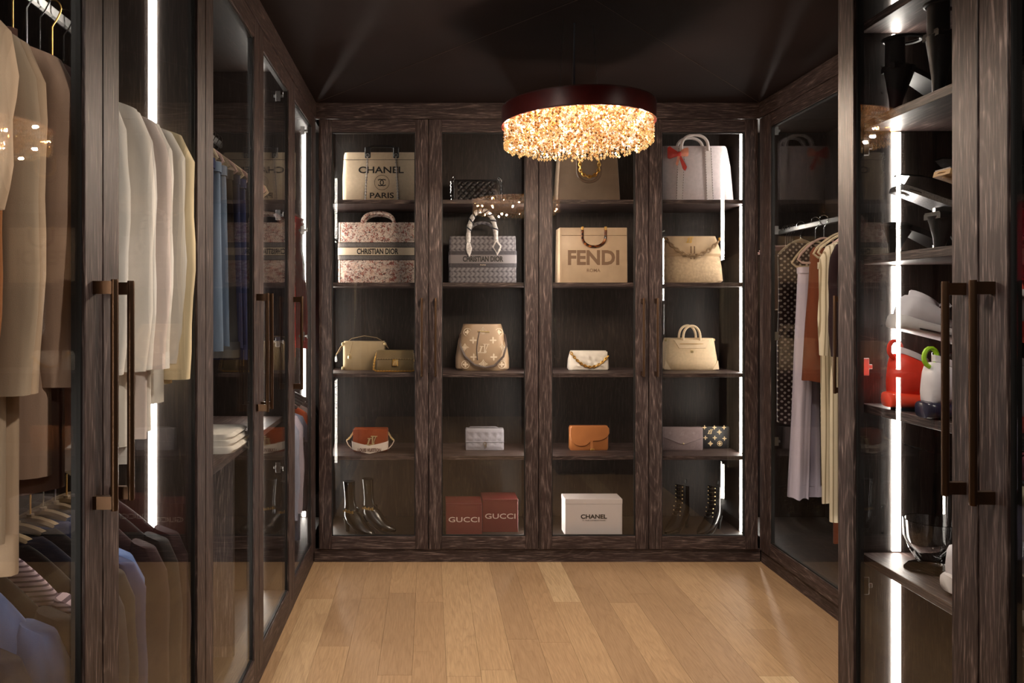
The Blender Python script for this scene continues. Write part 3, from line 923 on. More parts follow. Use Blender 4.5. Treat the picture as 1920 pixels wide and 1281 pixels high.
# --- third shelf
t = bag('top_handle_bag', 'boxy olive-beige bag with long arched strap and padlock', 682, 4.09, S3)
OLV = leather('olive_beige_leather', S(168, 146, 112), .45)
body(MB(), [(0, .226, .09, .003), (.008, .234, .096, 0), (.15, .234, .09, 0), (.16, .226, .082, .004)], .018).build('body', OLV, t, smooth=True)
for s_ in (-1, 1):
    for z in (.01, .145): MB().box(s_ * .117 - .006, s_ * .117 + .006, -.003, .02, z - .007, z + .009).build('metal_corner', PALEGOLD, t, bevel=.002)
mb = MB(); mb.tube([(-.115, .03, .14), (-.14, .02, .1), (-.155, .01, .085), (-.13, .02, .13), (-.07, .03, .175), (0, .03, .19), (.07, .03, .18), (.12, .03, .15), (.135, .03, .12), (.115, .03, .14)], .004, None, 6, flat=.5); mb.build('strap', leather('olive_strap', S(140, 118, 88), .5), t, smooth=True)
lk = MB().box(-.088, -.068, -.016, -.004, .062, .084).build('padlock', PALEGOLD, t, bevel=.005)
MB().tube(uarc(-.078, -.01, .084, .006, .01, 10), .0016, None, 5).build('shackle', PALEGOLD, lk)
MB().tube([(-.078, -.006, .094), (-.070, -.004, .125), (-.062, .0, .16)], .003, None, 5, flat=.4).build('padlock_strap', OLV, t)

t = bag('chain_clutch', 'small olive-brown flap clutch with gold chain draped round its base', 741, 4.0, S3)
OL2 = leather('olive_brown_leather', S(124, 104, 72), .45)
body(MB(), [(0, .2, .06, .003), (.006, .206, .064, 0), (.108, .2, .06, 0), (.116, .194, .052, .004)], .008).build('body', OL2, t, smooth=True)
MB().prism([(-.1, .116), (.1, .116), (.102, .066), (-.102, .066)], -.006, -.001).build('flap', OL2, t, bevel=.003)
mb = MB(); stitch(mb, [(-.1, -.0068, .069), (.1, -.0068, .069)]); mb.build('stitching', PALEGOLD, t)
cl = MB().box(-.016, .016, -.012, -.005, .03, .068).build('clasp', GOLD, t, bevel=.003)
mb = MB(); lv(mb, 0, .048, .034, -.013); mb.build('monogram', PALEGOLD, cl)
mb = MB(); mb.chain([(-.1, .02, .105), (-.112, .0, .06), (-.118, -.012, .012), (-.1, -.02, .004), (0, -.024, .004), (.09, -.02, .004), (.112, -.012, .012), (.106, .0, .06), (.1, .02, .1)], .011, .0019); mb.build('chain', GOLD, t)

t = bag('bucket_bag', 'brown-beige bucket bag with cream monogram motifs and dark strap', 906, 4.05, S3)
BKT = leather('mushroom_leather', S(166, 138, 110), .45)
lev = [(0, .275, .16, .008), (.012, .296, .175, 0), (.07, .296, .175, 0), (.16, .268, .15, .01), (.235, .225, .12, .02), (.256, .212, .112, .026)]
body(MB(), lev, .055, None, 6).build('body', BKT, t, smooth=True)
def fy(x, z):
    for a, b_ in zip(lev, lev[1:]):
        if a[0] <= z <= b_[0]:
            f_ = (z - a[0]) / (b_[0] - a[0]); w_ = a[1] + (b_[1] - a[1]) * f_; y_ = a[3] + (b_[3] - a[3]) * f_
            e = abs(x) - (w_ / 2 - .055)
            return y_ + (.055 - math.sqrt(max(0, .055 ** 2 - e * e)) if e > 0 else 0)
    return 0
CRM = P('cream_print', S(226, 206, 180), .5)
mb = MB()
lv(mb, -.002, .118, .062, fy(0, .118) - .001)
for (x_, z_, kd) in ((-.1, .126, 'd'), (.105, .126, 'd'), (.0, .218, 'd'), (0, .038, 'd'), (-.055, .168, 'p'), (.055, .168, 'p'), (-.052, .076, 'p'), (.058, .076, 'p'), (-.085, .212, 'c'), (.088, .212, 'c'), (-.098, .035, 'c'), (.102, .035, 'c')):
    y_ = fy(x_, z_) - .001
    if kd == 'd': diamond(mb, x_, z_, .026, y_)
    elif kd == 'p': petal(mb, x_, z_, .02, y_)
    else:
        ringband(mb, x_, z_, .0195, .0225, y_ - .0012, y_ + .0012, None, 20); petal(mb, x_, z_, .015, y_, False)
mb.build('monogram', CRM, t)
DST = leather('dark_brown_strap', S(70, 52, 44), .45)
MB().tube([(-.124, .05, .2), (-.128, .0, .14), (-.1, -.012, .08), (-.05, -.016, .035), (.01, -.018, .02), (.06, -.016, .03), (.11, -.012, .08), (.128, .0, .14), (.122, .05, .2)], .0065, None, 6, flat=.4).build('strap', DST, t, smooth=True)
MB().tube([(-.02, .008, .216), (-.03, .0, .17), (-.036, -.004, .12), (-.032, -.005, .06)], .003, None, 6).build('drawstring', DST, t, smooth=True)
MB().tube([(-.03, .012, .218), (.035, .012, .214)], .004, None, 6).build('toggle', PALEGOLD, t, smooth=True)

t = bag('puffy_clutch', 'small white puffy embossed clutch with gold chain draped in front', 1105, 4.08, S3)
WHT = leather('white_leather', S(226, 214, 200), .5)
body(MB(), [(0, .215, .06, .005), (.01, .226, .075, 0), (.06, .22, .07, 0), (.1, .205, .045, .008), (.108, .2, .04, .012)], .02).build('body', WHT, t, smooth=True)
def pf(x, z):
    e = max(0, min(1, (.1 - abs(x)) * 40, z * 40, (.1 - z) * 40))
    return -.002 + .09 * max(0, z - .06) * .3 - e * (.004 + .005 * (math.sin(x * 95 + z * 30) * math.sin(z * 100 + 1 + x * 22)) ** 2)
patch(.2, .1, 44, 24, pf, .004).build('puffed_flap', WHT, t, smooth=True, sharp=80)
mb = MB(); mb.chain(arc((-.105, -.012, .1), (.108, -.008, .088), .075, 18), .018, .0032); mb.build('chain', GOLD, t)

t = bag('top_handle_bag', 'cream embossed handbag with two short handles and front pocket', 1297, 4.08, S3)
CRB = P('cream_embossed_leather', S(222, 196, 160), .5, 0, .07, 70, .35, 70)
body(MB(), [(0, .285, .12, .01), (.012, .308, .135, 0), (.05, .298, .13, 0), (.165, .264, .09, .006), (.178, .258, .085, .01)], .02).build('body', CRB, t, smooth=True)
CRP = leather('cream_leather', S(228, 204, 170), .45)
for yy in (.0, .07): MB().tube(uarc(.0, yy, .165, .048, .082, 18, .7), .0068, None, 8).build('handle', CRP, t, smooth=True)
pk_ = MB().prism([(-.1, .17), (.1, .17), (.08, .122), (-.07, .122)], -.0005, .012).build('pocket', CRP, t, bevel=.002)
MB().tube([(-.066, -.0015, .147), (.062, -.0015, .147)], .0014, None, 5).build('zip', GOLD, pk_)
MB().box(-.009, .009, -.006, .001, .098, .114).build('clasp', PALEGOLD, t, bevel=.003)
for s_ in (-1, 1):
    MB().ball((s_ * .134, .03, .168), .008).build('side_ring', PALEGOLD, t, smooth=True)
    MB().prism([(s_ * .152, .006), (s_ * .115, .004), (s_ * .145, .055)], -.002, .004).build('corner_patch', CRP, t)

# --- fourth shelf
t = bag('flap_bag', 'glossy cognac flap bag with metal monogram and white lettered strap', 694.5, 4.02, S4)
COG = leather('cognac_leather', S(142, 66, 34), .3, .04)
body(MB(), [(0, .186, .075, .003), (.006, .19, .08, 0), (.112, .19, .075, 0), (.122, .184, .065, .006)], .008).build('body', COG, t, smooth=True)
MB().prism([(-.095, .122), (.095, .122), (.096, .012), (-.096, .012)], -.004, .001).build('flap', COG, t, bevel=.002)
mb = MB(); lv(mb, .002, .056, .062, -.009, .004); mb.build('monogram', PALEGOLD, t)
STW = P('white_strap_canvas', S(220, 204, 190), .75)
stp = MB().prism([(-.094, .03), (-.06, -.0), (.06, -.0), (.094, .03), (.088, .044), (-.088, .044)], -.062, -.056)
stp = MB(); ringsx = []
for i in range(25):
    a = PI * i / 24
    xx = -.098 * math.cos(a); yy = -.012 - .052 * math.sin(a) ** .6; zz = .02 + .02 * abs(math.cos(a))
    ringsx.append([Vector((xx, yy, zz - .0195)), Vector((xx, yy - .002, zz - .0195)), Vector((xx * 1.02, yy - .003, zz + .024)), Vector((xx * 1.02, yy - .001, zz + .024))])
stp.loft(ringsx)
so = stp.build('strap', STW, t, smooth=True)
text('LOUIS VUITTON', .125, .019, 0, -.0685, .021, P('brown_print', S(96, 50, 36), .7), so, bold=.02)
for s_ in (-1, 1):
    mb = MB(); mb.chain([(s_ * .096, .03, .1), (s_ * .112, .01, .075), (s_ * .13, -.01, .062)], .014, .0024); mb.build('chain', PALEGOLD, t)
    MB().tube([(s_ * .13, -.01, .062), (s_ * .12, -.014, .04), (s_ * .1, -.02, .02)], .005, None, 6, flat=.3).build('strap_end', STW, t)

t = bag('quilted_clutch', 'small grey quilted cannage clutch with silver charm', 909, 4.05, S4)
GRYL = leather('pearl_grey_leather', S(156, 152, 160), .38, .04)
body(MB(), [(0, .206, .045, .003), (.006, .212, .05, 0), (.112, .212, .046, 0), (.12, .206, .04, .003)], .008).build('body', GRYL, t, smooth=True)
def gf(x, z):
    e = max(0, min(1, (.104 - abs(x)) * 60, z * 60, (.114 - z) * 60))
    s1 = abs(math.sin(x * 75)) * abs(math.sin(z * 75)); s2 = abs(math.sin((x + z) * 75)) * abs(math.sin((x - z) * 75))
    return -.001 - e * .0055 * (.55 * s1 + .45 * s2) ** .7
patch(.208, .114, 64, 36, gf, .003).build('quilted_front', GRYL, t, smooth=True, sharp=80)
MB().box(-.106, .106, -.0065, -.002, .046, .05).build('flap_edge', GRYL, t, bevel=.001)
mb = MB(); ringband(mb, .0, .04, .006, .009, -.011, -.008, None, 14); mb.box(-.003, .003, -.010, -.007, .012, .034); mb.box(.004, .009, -.010, -.007, .018, .036); mb.build('charm', CHROME, t)
MB().tube([(-.09, .02, .118), (-.08, .02, .127), (.06, .02, .127), (.09, .02, .116)], .0035, None, 6, flat=.5).build('top_strap', GRYL, t)

t = bag('saddle_bag', 'tan saddle-shaped clutch with curved flap and hanging strap', 1105, 4.05, S4)
SAD = leather('saddle_tan_leather', S(168, 104, 58), .42)
body(MB(), [(0, .205, .045, .004), (.01, .214, .05, 0), (.12, .214, .045, 0), (.133, .206, .04, .004)], .012).build('body', SAD, t, smooth=True)
MB().prism([(-.106, .125), (-.098, .133), (.098, .133), (.108, .122), (.109, .095), (.1, .075), (.078, .06), (.05, .052), (.03, .052), (.012, .05), (0, .042), (-.02, .026), (-.05, .022), (-.08, .032), (-.1, .056), (-.107, .085)], -.007, -.0005).build('flap', SAD, t, bevel=.003)
st_ = MB().prism([(.002, .056), (.018, .056), (.022, .012), (.006, .010)], -.0105, -.0075).build('strap', SAD, t, bevel=.001)
MB().box(.004, .026, -.012, -.008, .002, .012).build('buckle', GOLD, st_, bevel=.002)

t = bag('envelope_clutch', 'mauve-grey embossed envelope clutch leaning beside black monogram pouch', 1280, 4.05, S4)
MAU = P('mauve_embossed_leather', S(150, 132, 134), .42, 0, .07, 70, .25, 80)
body(MB(), [(0, .22, .035, .003), (.006, .226, .04, 0), (.12, .226, .032, .0), (.126, .22, .028, .003)], .008).build('body', MAU, t, smooth=True)
MB().prism([(-.106, .126), (.108, .126), (.108, .068), (.01, .032), (-.006, .032), (-.104, .072)], -.005, .0).build('flap', MAU, t, bevel=.002)
MB().ball((.003, -.006, .038), .0045).build('snap', PALEGOLD, t, smooth=True)
mb = MB(); lv(mb, -.005, .092, .026, -.005, .0008)
for x_ in (-.07, .06): petal(mb, x_, .096, .009, -.005, True, 0, .0008)
for x_ in (-.06, .055): ringband(mb, x_, .02, .009, .0105, -.0008, .0006, None, 16)
mb.build('embossing', P('mauve_relief', S(166, 148, 148), .4), t)

t = bag('envelope_clutch', 'black pouch with cream monogram motifs behind the mauve clutch', 1336, 4.105, S4)
body(MB(), [(0, .19, .03, .003), (.005, .196, .034, 0), (.116, .196, .03, 0), (.122, .19, .026, .003)], .008).build('body', leather('black_matte_leather', S(28, 26, 27), .5), t, smooth=True)
mb = MB(); lv(mb, -.015, .092, .03, -.0008)
for (x_, z_, kd) in ((.038, .092, 'd'), (.012, .06, 'p'), (-.04, .06, 'p'), (.066, .056, 'p'), (.04, .028, 'c'), (-.012, .028, 'd'), (.064, .118, 'p'), (.01, .118, 'p'), (-.045, .118, 'p')):
    if kd == 'd': diamond(mb, x_, z_, .015, -.0008)
    elif kd == 'p': petal(mb, x_, z_, .012, -.0008)
    else: ringband(mb, x_, z_, .012, .0142, -.002, 0, None, 18); petal(mb, x_, z_, .009, -.0008, False)
mb.build('monogram', P('cream_gold_print', S(224, 196, 150), .5), t)

# --- cabinet floor: boxes and boots
BOX = P('burgundy_box_card', S(98, 30, 31), .55, 0, .04, 40)
PRINT = P('silver_print', S(214, 196, 190), .45)
for i, (px, y, lab) in enumerate(((870, 3.912, 'dark red lettered gift box beside the ankle boots'), (938, 3.976, 'brighter red lettered gift box nearest the cabinet centre, set further back'))):
    t = bag('gift_box', lab, px, y, DECK, cat='box')
    h_ = .172 if i == 0 else .178
    MB().box(-.096, .096, .001, .15, 0, h_ - .012).build('box_base', BOX, t, bevel=.0015)
    MB().box(-.0965, .0965, 0, .151, h_ - .0125, h_).build('lid', BOX, t, bevel=.0015)
    text('GUCCI', .164, .027, .0, .0, .086, PRINT, t, bold=.004)
t = bag('gift_box', 'white lettered gift box on the cabinet floor', 1113.5, 3.906, DECK, cat='box')
WBX = P('white_box_card', S(206, 196, 196), .6)
MB().box(-.151, .151, .001, .115, 0, .17).build('box_base', WBX, t, bevel=.0015)
MB().box(-.152, .152, 0, .116, .17, .197).build('lid', WBX, t, bevel=.0015)
text('CHANEL', .139, .023, 0, 0, .104, INK, t, bold=.03)
text('31 RUE CAMBON PARIS', .12, .006, 0, 0, .084, P('grey_print', S(110, 104, 104), .6), t)

def sect(cx_, cz, hl, hw, ang, n=14, tw=1.0):
    """ellipse centred at (cx,cz) in the x-z plane; hl half length along direction ang, hw half width along y"""
    c, s_ = math.cos(R(ang)), math.sin(R(ang))
    return [Vector((cx_ + hl * math.cos(2 * PI * j / n) * c, hw * math.sin(2 * PI * j / n), cz + hl * math.cos(2 * PI * j / n) * s_)) for j in range(n)]
PAT = P('black_patent_leather', S(12, 11, 11), .2)
SOLE = P('black_sole', S(12, 11, 11), .5)
def boot(label, px, y, rz, kind):
    t = bag('ankle_boot', label, px, y, DECK, rz, 'boot')
    if kind == 'pair':
        mb = MB()
        mb.loft([sect(-.062, .272, .033, .032, 0), sect(-.058, .22, .03, .03, 0), sect(-.055, .17, .029, .028, 0), sect(-.052, .13, .035, .03, 8), sect(-.046, .10, .044, .034, 22), sect(-.028, .075, .05, .036, 42), sect(.008, .05, .044, .037, 66), sect(.04, .034, .033, .038, 80), sect(.075, .024, .022, .034, 88), sect(.105, .017, .013, .02, 90), sect(.116, .013, .005, .008, 90)])
        mb.build('upper', PAT, t, smooth=True)
        MB().loft([sect(-.062, .2725, .030, .029, 0), sect(-.060, .262, .029, .028, 0)]).build('opening', SOLE, t)
        MB().loft([sect(-.072, .07, .022, .022, 0), sect(-.074, .03, .012, .013, 0), sect(-.072, .0, .01, .011, 0)]).build('heel', SOLE, t, smooth=True)
        mb = MB(); mb.loft([[Vector((x, w_ * s_, z)) for (s_, z) in ((-1, z0), (1, z0), (1, z0 + .006), (-1, z0 + .006))] for x, w_, z0 in ((-.03, .022, .036), (.01, .03, .012), (.04, .036, .001), (.08, .032, .0), (.112, .014, .002))]); mb.build('sole', SOLE, t)
        sp = [(-.095, 0, .122), (-.06, -.036, .124), (-.02, -.033, .118), (-.002, 0, .112), (-.02, .033, .118), (-.06, .036, .124)]
        mb = MB(); mb.tube(sp, .005, None, 6, True, flat=1.4); st_ = mb.build('ankle_strap', PAT, t, smooth=True)
        mb = MB()
        for i in range(6):
            x_ = -.068 + i * .012
            mb.box(x_, x_ + .008, -.0415, -.038, .113, .128 if i % 2 else .123)
        mb.build('strap_letters', GOLD, st_)
    else:
        mb = MB()
        mb.loft([sect(-.04, .238, .042, .034, 14), sect(-.04, .20, .042, .034, 12), sect(-.043, .15, .042, .032, 8), sect(-.046, .11, .044, .032, 14), sect(-.034, .085, .05, .034, 40), sect(.004, .056, .044, .036, 64), sect(.04, .036, .03, .036, 80), sect(.08, .024, .02, .03, 88), sect(.112, .016, .012, .016, 90), sect(.128, .012, .004, .005, 90)])
        mb.build('upper', PAT, t, smooth=True)
        MB().loft([sect(-.04, .2385, .038, .03, 14), sect(-.04, .23, .037, .029, 14)]).build('opening', SOLE, t)
        MB().loft([sect(-.074, .075, .024, .022, 0), sect(-.082, .03, .009, .01, 0), sect(-.08, .0, .006, .007, 0)]).build('heel', SOLE, t, smooth=True)
        mb = MB(); mb.loft([[Vector((x, w_ * s_, z)) for (s_, z) in ((-1, z0), (1, z0), (1, z0 + .006), (-1, z0 + .006))] for x, w_, z0 in ((-.03, .022, .036), (.01, .03, .012), (.045, .036, .001), (.09, .03, .0), (.126, .008, .002))]); mb.build('sole', SOLE, t)
        for i in range(8):
            f_ = i / 7
            x_, z_ = .002 + .022 * f_ if f_ > .6 else -.002 + .004 * f_, .235 - .15 * f_
            for s_ in (-1, 1): MB().ball((x_ - .006, s_ * .020, z_), .0032, None, 6).build('eyelet', PALEGOLD, t, smooth=True)
            MB().tube([(x_ + .001, -.021, z_), (x_ + .008, 0, z_ - .003), (x_ + .001, .021, z_)], .0018, None, 5).build('lace', INK, t)
        mb = MB(); mb.tube([(-.078, 0, .24), (-.082, 0, .262), (-.074, 0, .264), (-.07, 0, .245)], .003, None, 6); mb.build('pull_tab', PAT, t)
    return t
boot('left black patent ankle boot of the pair with gold-lettered straps', 671, 3.955, R(-35), 'pair')
boot('right black patent ankle boot of the pair with gold-lettered straps', 707, 4.02, R(-28), 'pair')
boot('black lace-up patent heel boot half hidden by the door stile', 1272, 4.02, R(-140), 'lace')
boot('black lace-up patent heel boot standing near the lit strip', 1333, 3.99, R(-142), 'lace')

# ------------------------------------------------------------------ hangers and garments
def hanger(x, y, z, label, m, kind='wood', hook=CHROME, group=None, half=0.205, drop=0.075, rz=0.0, hk=0.10):
    """hook over the rail at (x,y,z); the arms lie along x"""
    t = thing('clothes_hanger', label, 'hanger', (x, y, z), rz, group)
    r = .022
    pts = [Vector((r * math.cos(R(200 - 20 * i)), 0, -.006 + r * math.sin(R(200 - 20 * i)))) for i in range(12)]
    pts = pts + [Vector((.012, 0, -.03)), Vector((0, 0, -.048)), Vector((0, 0, -hk))]
    MB().tube(pts, .0019, None, 6).build('hook', hook, t, smooth=True)
    arm = [Vector((half * f, 0, -hk - drop * abs(f) ** 1.7)) for f in [-1 + i / 8 for i in range(17)]]
    rr = [.0075 + .003 * (1 - abs(-1 + i / 8)) for i in range(17)]
    if kind == 'velvet':
        a0, a1 = arm[0], arm[-1]
        loop = arm + [Vector((half + .012, 0, a1.z - .022)), Vector((half - .01, 0, a1.z - .04)), Vector((0, 0, a1.z - .042)), Vector((-half + .01, 0, a1.z - .04)), Vector((-half - .012, 0, a1.z - .022))]
        MB().tube(loop, .0058, None, 6, True).build('frame', m, t, smooth=True)
    else:
        MB().tube(arm, [q_ * 1.1 for q_ in rr], None, 8).build('shoulders', m, t, smooth=True)
        MB().loft([[Vector((.008 * math.cos(2 * PI * j / 8), .008 * math.sin(2 * PI * j / 8), zz)) for j in range(8)] for zz in (-hk + .014, -hk - .004)]).build('neck', m, t, smooth=True)
    return t

def cloth_body(mb, zs, wf, tf, seed=0, folds=3, amp=.012, n=30, neck=0.0, m=None):
    """lofted hanging cloth; wf/tf give half width and half thickness at each depth below the hook"""
    rnd = random.Random(seed); ph = rnd.uniform(0, 6); ph2 = rnd.uniform(0, 6); rings = []
    L = zs[-1] - zs[0]
    for z in zs:
        f = (z - zs[0]) / L; w = wf(z); th = tf(z); rg = []
        for j in range(n):
            a = 2 * PI * j / n
            c, s_ = math.cos(a), math.sin(a)
            x_ = w * (abs(c) ** .8) * (1 if c >= 0 else -1)
            y_ = th * (abs(s_) ** .75) * (1 if s_ >= 0 else -1)
            u = x_ / max(w, 1e-4)
            y_ += amp * f ** .7 * (math.sin(u * folds * 2.2 + ph) + .5 * math.sin(u * folds * 4.1 + ph2 + f * 2)) * .7
            zz = -z + .006 * f * math.sin(u * 5 + ph2)
            if z == zs[0]:
                zz -= neck * (1 - u * u) * (1 if s_ < 0 else .4)
            rg.append(Vector((x_, y_, zz)))
        rings.append(rg)
    mb.loft(rings, m)

def garment(name, label, cat, x, y, z, m, L=.75, half=.215, thick=.028, sleeves=.58, flare=1.0, neckw=.075, top=.105, slope=.085, seed=0, folds=3, amp=.012, group=None, collar=None, trim=None, hem=None, sw=.052, rz=0.0):
    t = thing(name, label, cat, (x, y, z), rz, group)
    zs = [top, top + .012, top + .03, top + .05, top + slope, top + slope + .05, top + slope + .14] + [top + slope + .14 + (L - slope - .14) * i / 7 for i in range(1, 8)]
    def wf(zz):
        d = zz - top
        if d < slope: return neckw + (half - neckw) * (d / slope) ** .85
        f = (d - slope) / (L - slope)
        return half * (1 - .06 * math.sin(min(1, f * 2) * PI)) * (1 + (flare - 1) * f)
    def tf(zz):
        d = zz - top
        return thick * (.45 + .55 * min(1, d / .12)) * (1 + .25 * max(0, d / L))
    mb = MB(); cloth_body(mb, zs, wf, tf, seed, folds, amp, neck=.02)
    mb.build('body', m, t, smooth=True, sharp=70)
    if sleeves:
        rnd = random.Random(seed + 99)
        for s_ in (-1, 1):
            k1, k2 = rnd.uniform(-.012, .012), rnd.uniform(-.012, .012)
            rings = []
            for i in range(10):
                f = i / 9
                cx_ = s_ * (half - .014 + .03 * math.sin(f * 1.7) - .012 * f * f); cz = -(top + slope * .72 + sleeves * f)
                rx = sw * (1 - .38 * f) * (.55 if i == 0 else 1) * (1 + .06 * math.sin(f * 14 + seed)); ry = thick * 1.15 * (1 - .25 * f) * (.7 if i == 0 else 1)
                rings.append([Vector((cx_ + rx * math.cos(2 * PI * j / 14), k1 * f + k2 * f * f + ry * math.sin(2 * PI * j / 14) + .003 * math.sin(3 * 2 * PI * j / 14 + f * 6), cz + .012 * math.cos(2 * PI * j / 14) * s_ * -1 * (1 - f))) for j in range(14)])
            sl = MB().loft(rings).build('sleeve', m, t, smooth=True, sharp=70)
            if trim:
                e = rings[-1]; c_ = sum(e, Vector()) / 14
                MB().loft([[c_ + (p - c_) * 1.04 + Vector((0, 0, .035)) for p in e], [c_ + (p - c_) * 1.05 - Vector((0, 0, .004)) for p in e]]).build('cuff', trim, sl, smooth=True)
    if collar:
        mb = MB()
        mb.loft([[Vector((neckw * 1.02 * math.cos(2 * PI * j / 16), (thick * .8 + .006) * math.sin(2 * PI * j / 16), -top - .012 + dz + .02 * math.cos(2 * PI * j / 16) ** 2 * 0)) for j in range(16)] for dz in (-.015, .01, .032)], None, False)
        mb.build('collar', collar, t, smooth=True)
    if hem:
        w_ = wf(zs[-1]); MB().loft([rrect(w_ * 2.02, thick * 2.9, thick * 1.2, -zs[-1] + dz, 0, -thick * 1.45) for dz in (-.002, .05)]).build('hem_band', hem, t, smooth=True)
    return t

def trousers(name, label, x, y, z, m, L=.9, half=.1, thick=.022, top=.17, seed=0, group=None, cat='trousers', flare=1.0, folds=2, dx=0.0, cuff=None, rz=0.0):
    t = thing(name, label, cat, (x, y, z), rz, group)
    zs = [top, top + .01, top + .04] + [top + .04 + (L - .04) * i / 8 for i in range(1, 9)]
    sub = MB()
    cloth_body(sub, zs, lambda q_: half * (.97 if q_ < top + .02 else 1) * (1 + (flare - 1) * (q_ - top) / L), lambda q_: thick * (.6 if q_ < top + .005 else 1) * (1 + .25 * math.sin(q_ * 9 + seed)), seed, folds, .012)
    for p in sub.v: p.x += dx * (-p.z - top) / L
    sub.build('legs', m, t, smooth=True, sharp=70)
    MB().loft([rrect(half * 2 + .006, thick * 2.2, thick * .9, zz, 0, -thick * 1.1) for zz in (-top - .03, -top + .002)]).build('fold', m, t, smooth=True)
    if cuff:
        MB().loft([rrect(half * 2 * flare + .008, thick * 2.5, thick * .9, zz, dx, -thick * 1.25) for zz in (-top - L + .05, -top - L - .004)]).build('cuff', cuff, t, smooth=True)
    return t

TAUPE = cloth('taupe_wool', S(178, 148, 128)); MAUVE = cloth('mauve_brown_wool', S(142, 108, 98)); CAMEL = cloth('camel_wool', S(150, 96, 56))
SAND = cloth('sand_cotton', S(190, 164, 138)); STONE = cloth('stone_cotton', S(170, 150, 128)); GREIGE = cloth('greige_jersey', S(156, 136, 122))
CREAM = cloth('cream_wool', S(240, 233, 224), .08); IVORY = cloth('ivory_cotton', S(244, 239, 233), .06); OAT = cloth('oat_knit', S(232, 225, 215), .1); BLUSH = cloth('blush_cotton', S(232, 217, 210), .1); FUR = cloth('cream_bouclé'.replace('é', 'e'), S(214, 196, 160), .3)
NAVY = cloth('navy_cotton', S(22, 24, 38)); CHAR = cloth('charcoal_wool', S(22, 20, 22)); PLUM = cloth('plum_wool', S(38, 22, 26)); DENIM = cloth('blue_denim', S(84, 104, 148), .2); DKDEN = cloth('dark_denim', S(40, 48, 84), .2)
GREYDEN = cloth('grey_denim', S(140, 142, 146), .25); LTDEN = cloth('light_denim', S(118, 138, 164), .25); PINKST = stripes('pink_stripe_cotton', S(206, 184, 196), S(96, 80, 96), 2, 110, .6)
REDK = cloth('red_knit', S(196, 36, 36)); REDO = cloth('red_orange_knit', S(210, 66, 48)); CRIM = cloth('crimson_satin', S(160, 22, 36), rough=.5)
LILAC = cloth('lilac_cotton', S(196, 188, 214)); PALEBLUE = cloth('pale_blue_cotton', S(182, 190, 216)); LAVW = cloth('lavender_white_cotton', S(214, 204, 222), .08); RUST = cloth('rust_brown_wool', S(122, 66, 44)); ORANGEM = cloth('orange_fabric', S(226, 98, 34))
STRIPEC = stripes('cream_striped_linen', S(214, 202, 178), S(150, 136, 112), 0, 58, .72)
DOTS = dots('brown_polka_dot', S(54, 32, 28), S(206, 190, 176), 44)

XRL = XL - .30
# upper rail of the near wardrobe, from the camera inwards
up = [
    (1.04, SAND, 'sand-beige short-sleeved jacket at the camera end of the upper left rail', 'jacket', dict(L=.66, sleeves=.30, half=.235, sw=.07)),
    (1.10, CAMEL, 'camel-brown coat behind the sand-beige jacket on the upper rail', 'coat', dict(L=.78)),
    (1.155, STONE, 'stone-coloured wool coat behind the camel one on the upper rail', 'coat', dict(L=.80, half=.225)),
    (1.20, SAND, 'long sand-coloured coat between the stone and taupe coats', 'coat', dict(L=.86, half=.225)),
    (1.255, TAUPE, 'taupe wool coat with straight hem beside the mauve-brown coat', 'coat', dict(L=.72, half=.235, sw=.06)),
    (1.315, MAUVE, 'mauve-brown wool jacket next to the door stile on the upper rail', 'jacket', dict(L=.76, half=.235, trim=MAUVE)),
    (1.39, GREIGE, 'greige shirt with upright collar seen past the coats on the upper rail', 'shirt', dict(L=.70, half=.21, collar=GREIGE)),
    (1.45, MAUVE, 'mauve blouse with draped collar behind the greige shirt', 'blouse', dict(L=.66, half=.20, collar=MAUVE)),
    (1.52, IVORY, 'ivory shirt hanging just behind the near door handles', 'shirt', dict(L=.72, half=.225, sw=.058)),
    (1.575, CREAM, 'cream wool jacket with full sleeve, nearest of the cream coats in the second door', 'jacket', dict(L=.74, half=.235, sw=.066)),
    (1.63, IVORY, 'ivory cotton jacket second of the cream coats in the second door', 'jacket', dict(L=.78, half=.235, sw=.06)),
    (1.685, BLUSH, 'pale blush jacket between the ivory and oat coats', 'jacket', dict(L=.74, half=.24, sw=.058, trim=BLUSH)),
    (1.74, CREAM, 'cream cotton coat with folded cuffs and wide hem band', 'coat', dict(L=.72, half=.24, sw=.06, trim=IVORY)),
    (1.795, OAT, 'oat knit cardigan in front of the textured cream coat', 'cardigan', dict(L=.66, half=.24, sw=.06)),
    (1.86, FUR, 'textured cream boucle coat, last on the upper left rail', 'coat', dict(L=.62, half=.25, sw=.066, sleeves=.62)),
]
UPR = [4, -3, 3, -2, 5, 1, -5, 6, -3, 5, -2, 5, -4, 4, -5]
for i, (y, m, lab, cat, kw) in enumerate(up):
    d = dict(top=.165, slope=.125, thick=.028, amp=.018, folds=4); d.update(kw); d['L'] += .10
    garment(cat, lab, cat, XRL, y, 2.03, m, seed=i * 7 + 3, rz=R(UPR[i]), **d)
    hanger(XRL, y, 2.045, 'metal-hooked hanger holding the ' + lab.split(' at ')[0].split(' behind ')[0].split(' with ')[0].split(' between ')[0].split(' beside ')[0].split(' next ')[0].split(' hanging ')[0].split(' in front')[0].split(',')[0].split(' second of')[0].split(' seen ')[0], VELVET_PINK if i % 2 else WOODH, hook=CHROME if i % 3 else GOLD, hk=.185, half=.18, drop=.09, rz=R(UPR[i]))
t = thing('fabric_garment_bag', 'plain off-white fabric bag hanging below the coats above the lower rail', 'garment bag', (XRL - .03, 1.70, 1.20))
MB().prism([(-.10, .12), (.10, .12), (.105, -.26), (-.08, -.16)], -.006, .006).build('panel', cloth('off_white_fabric', S(196, 184, 156), .05), t, bevel=.003)
MB().tube([(-.05, 0, -.16), (-.052, 0, -.2)], .004, None, 6).build('zip_pull', BRONZE, t)

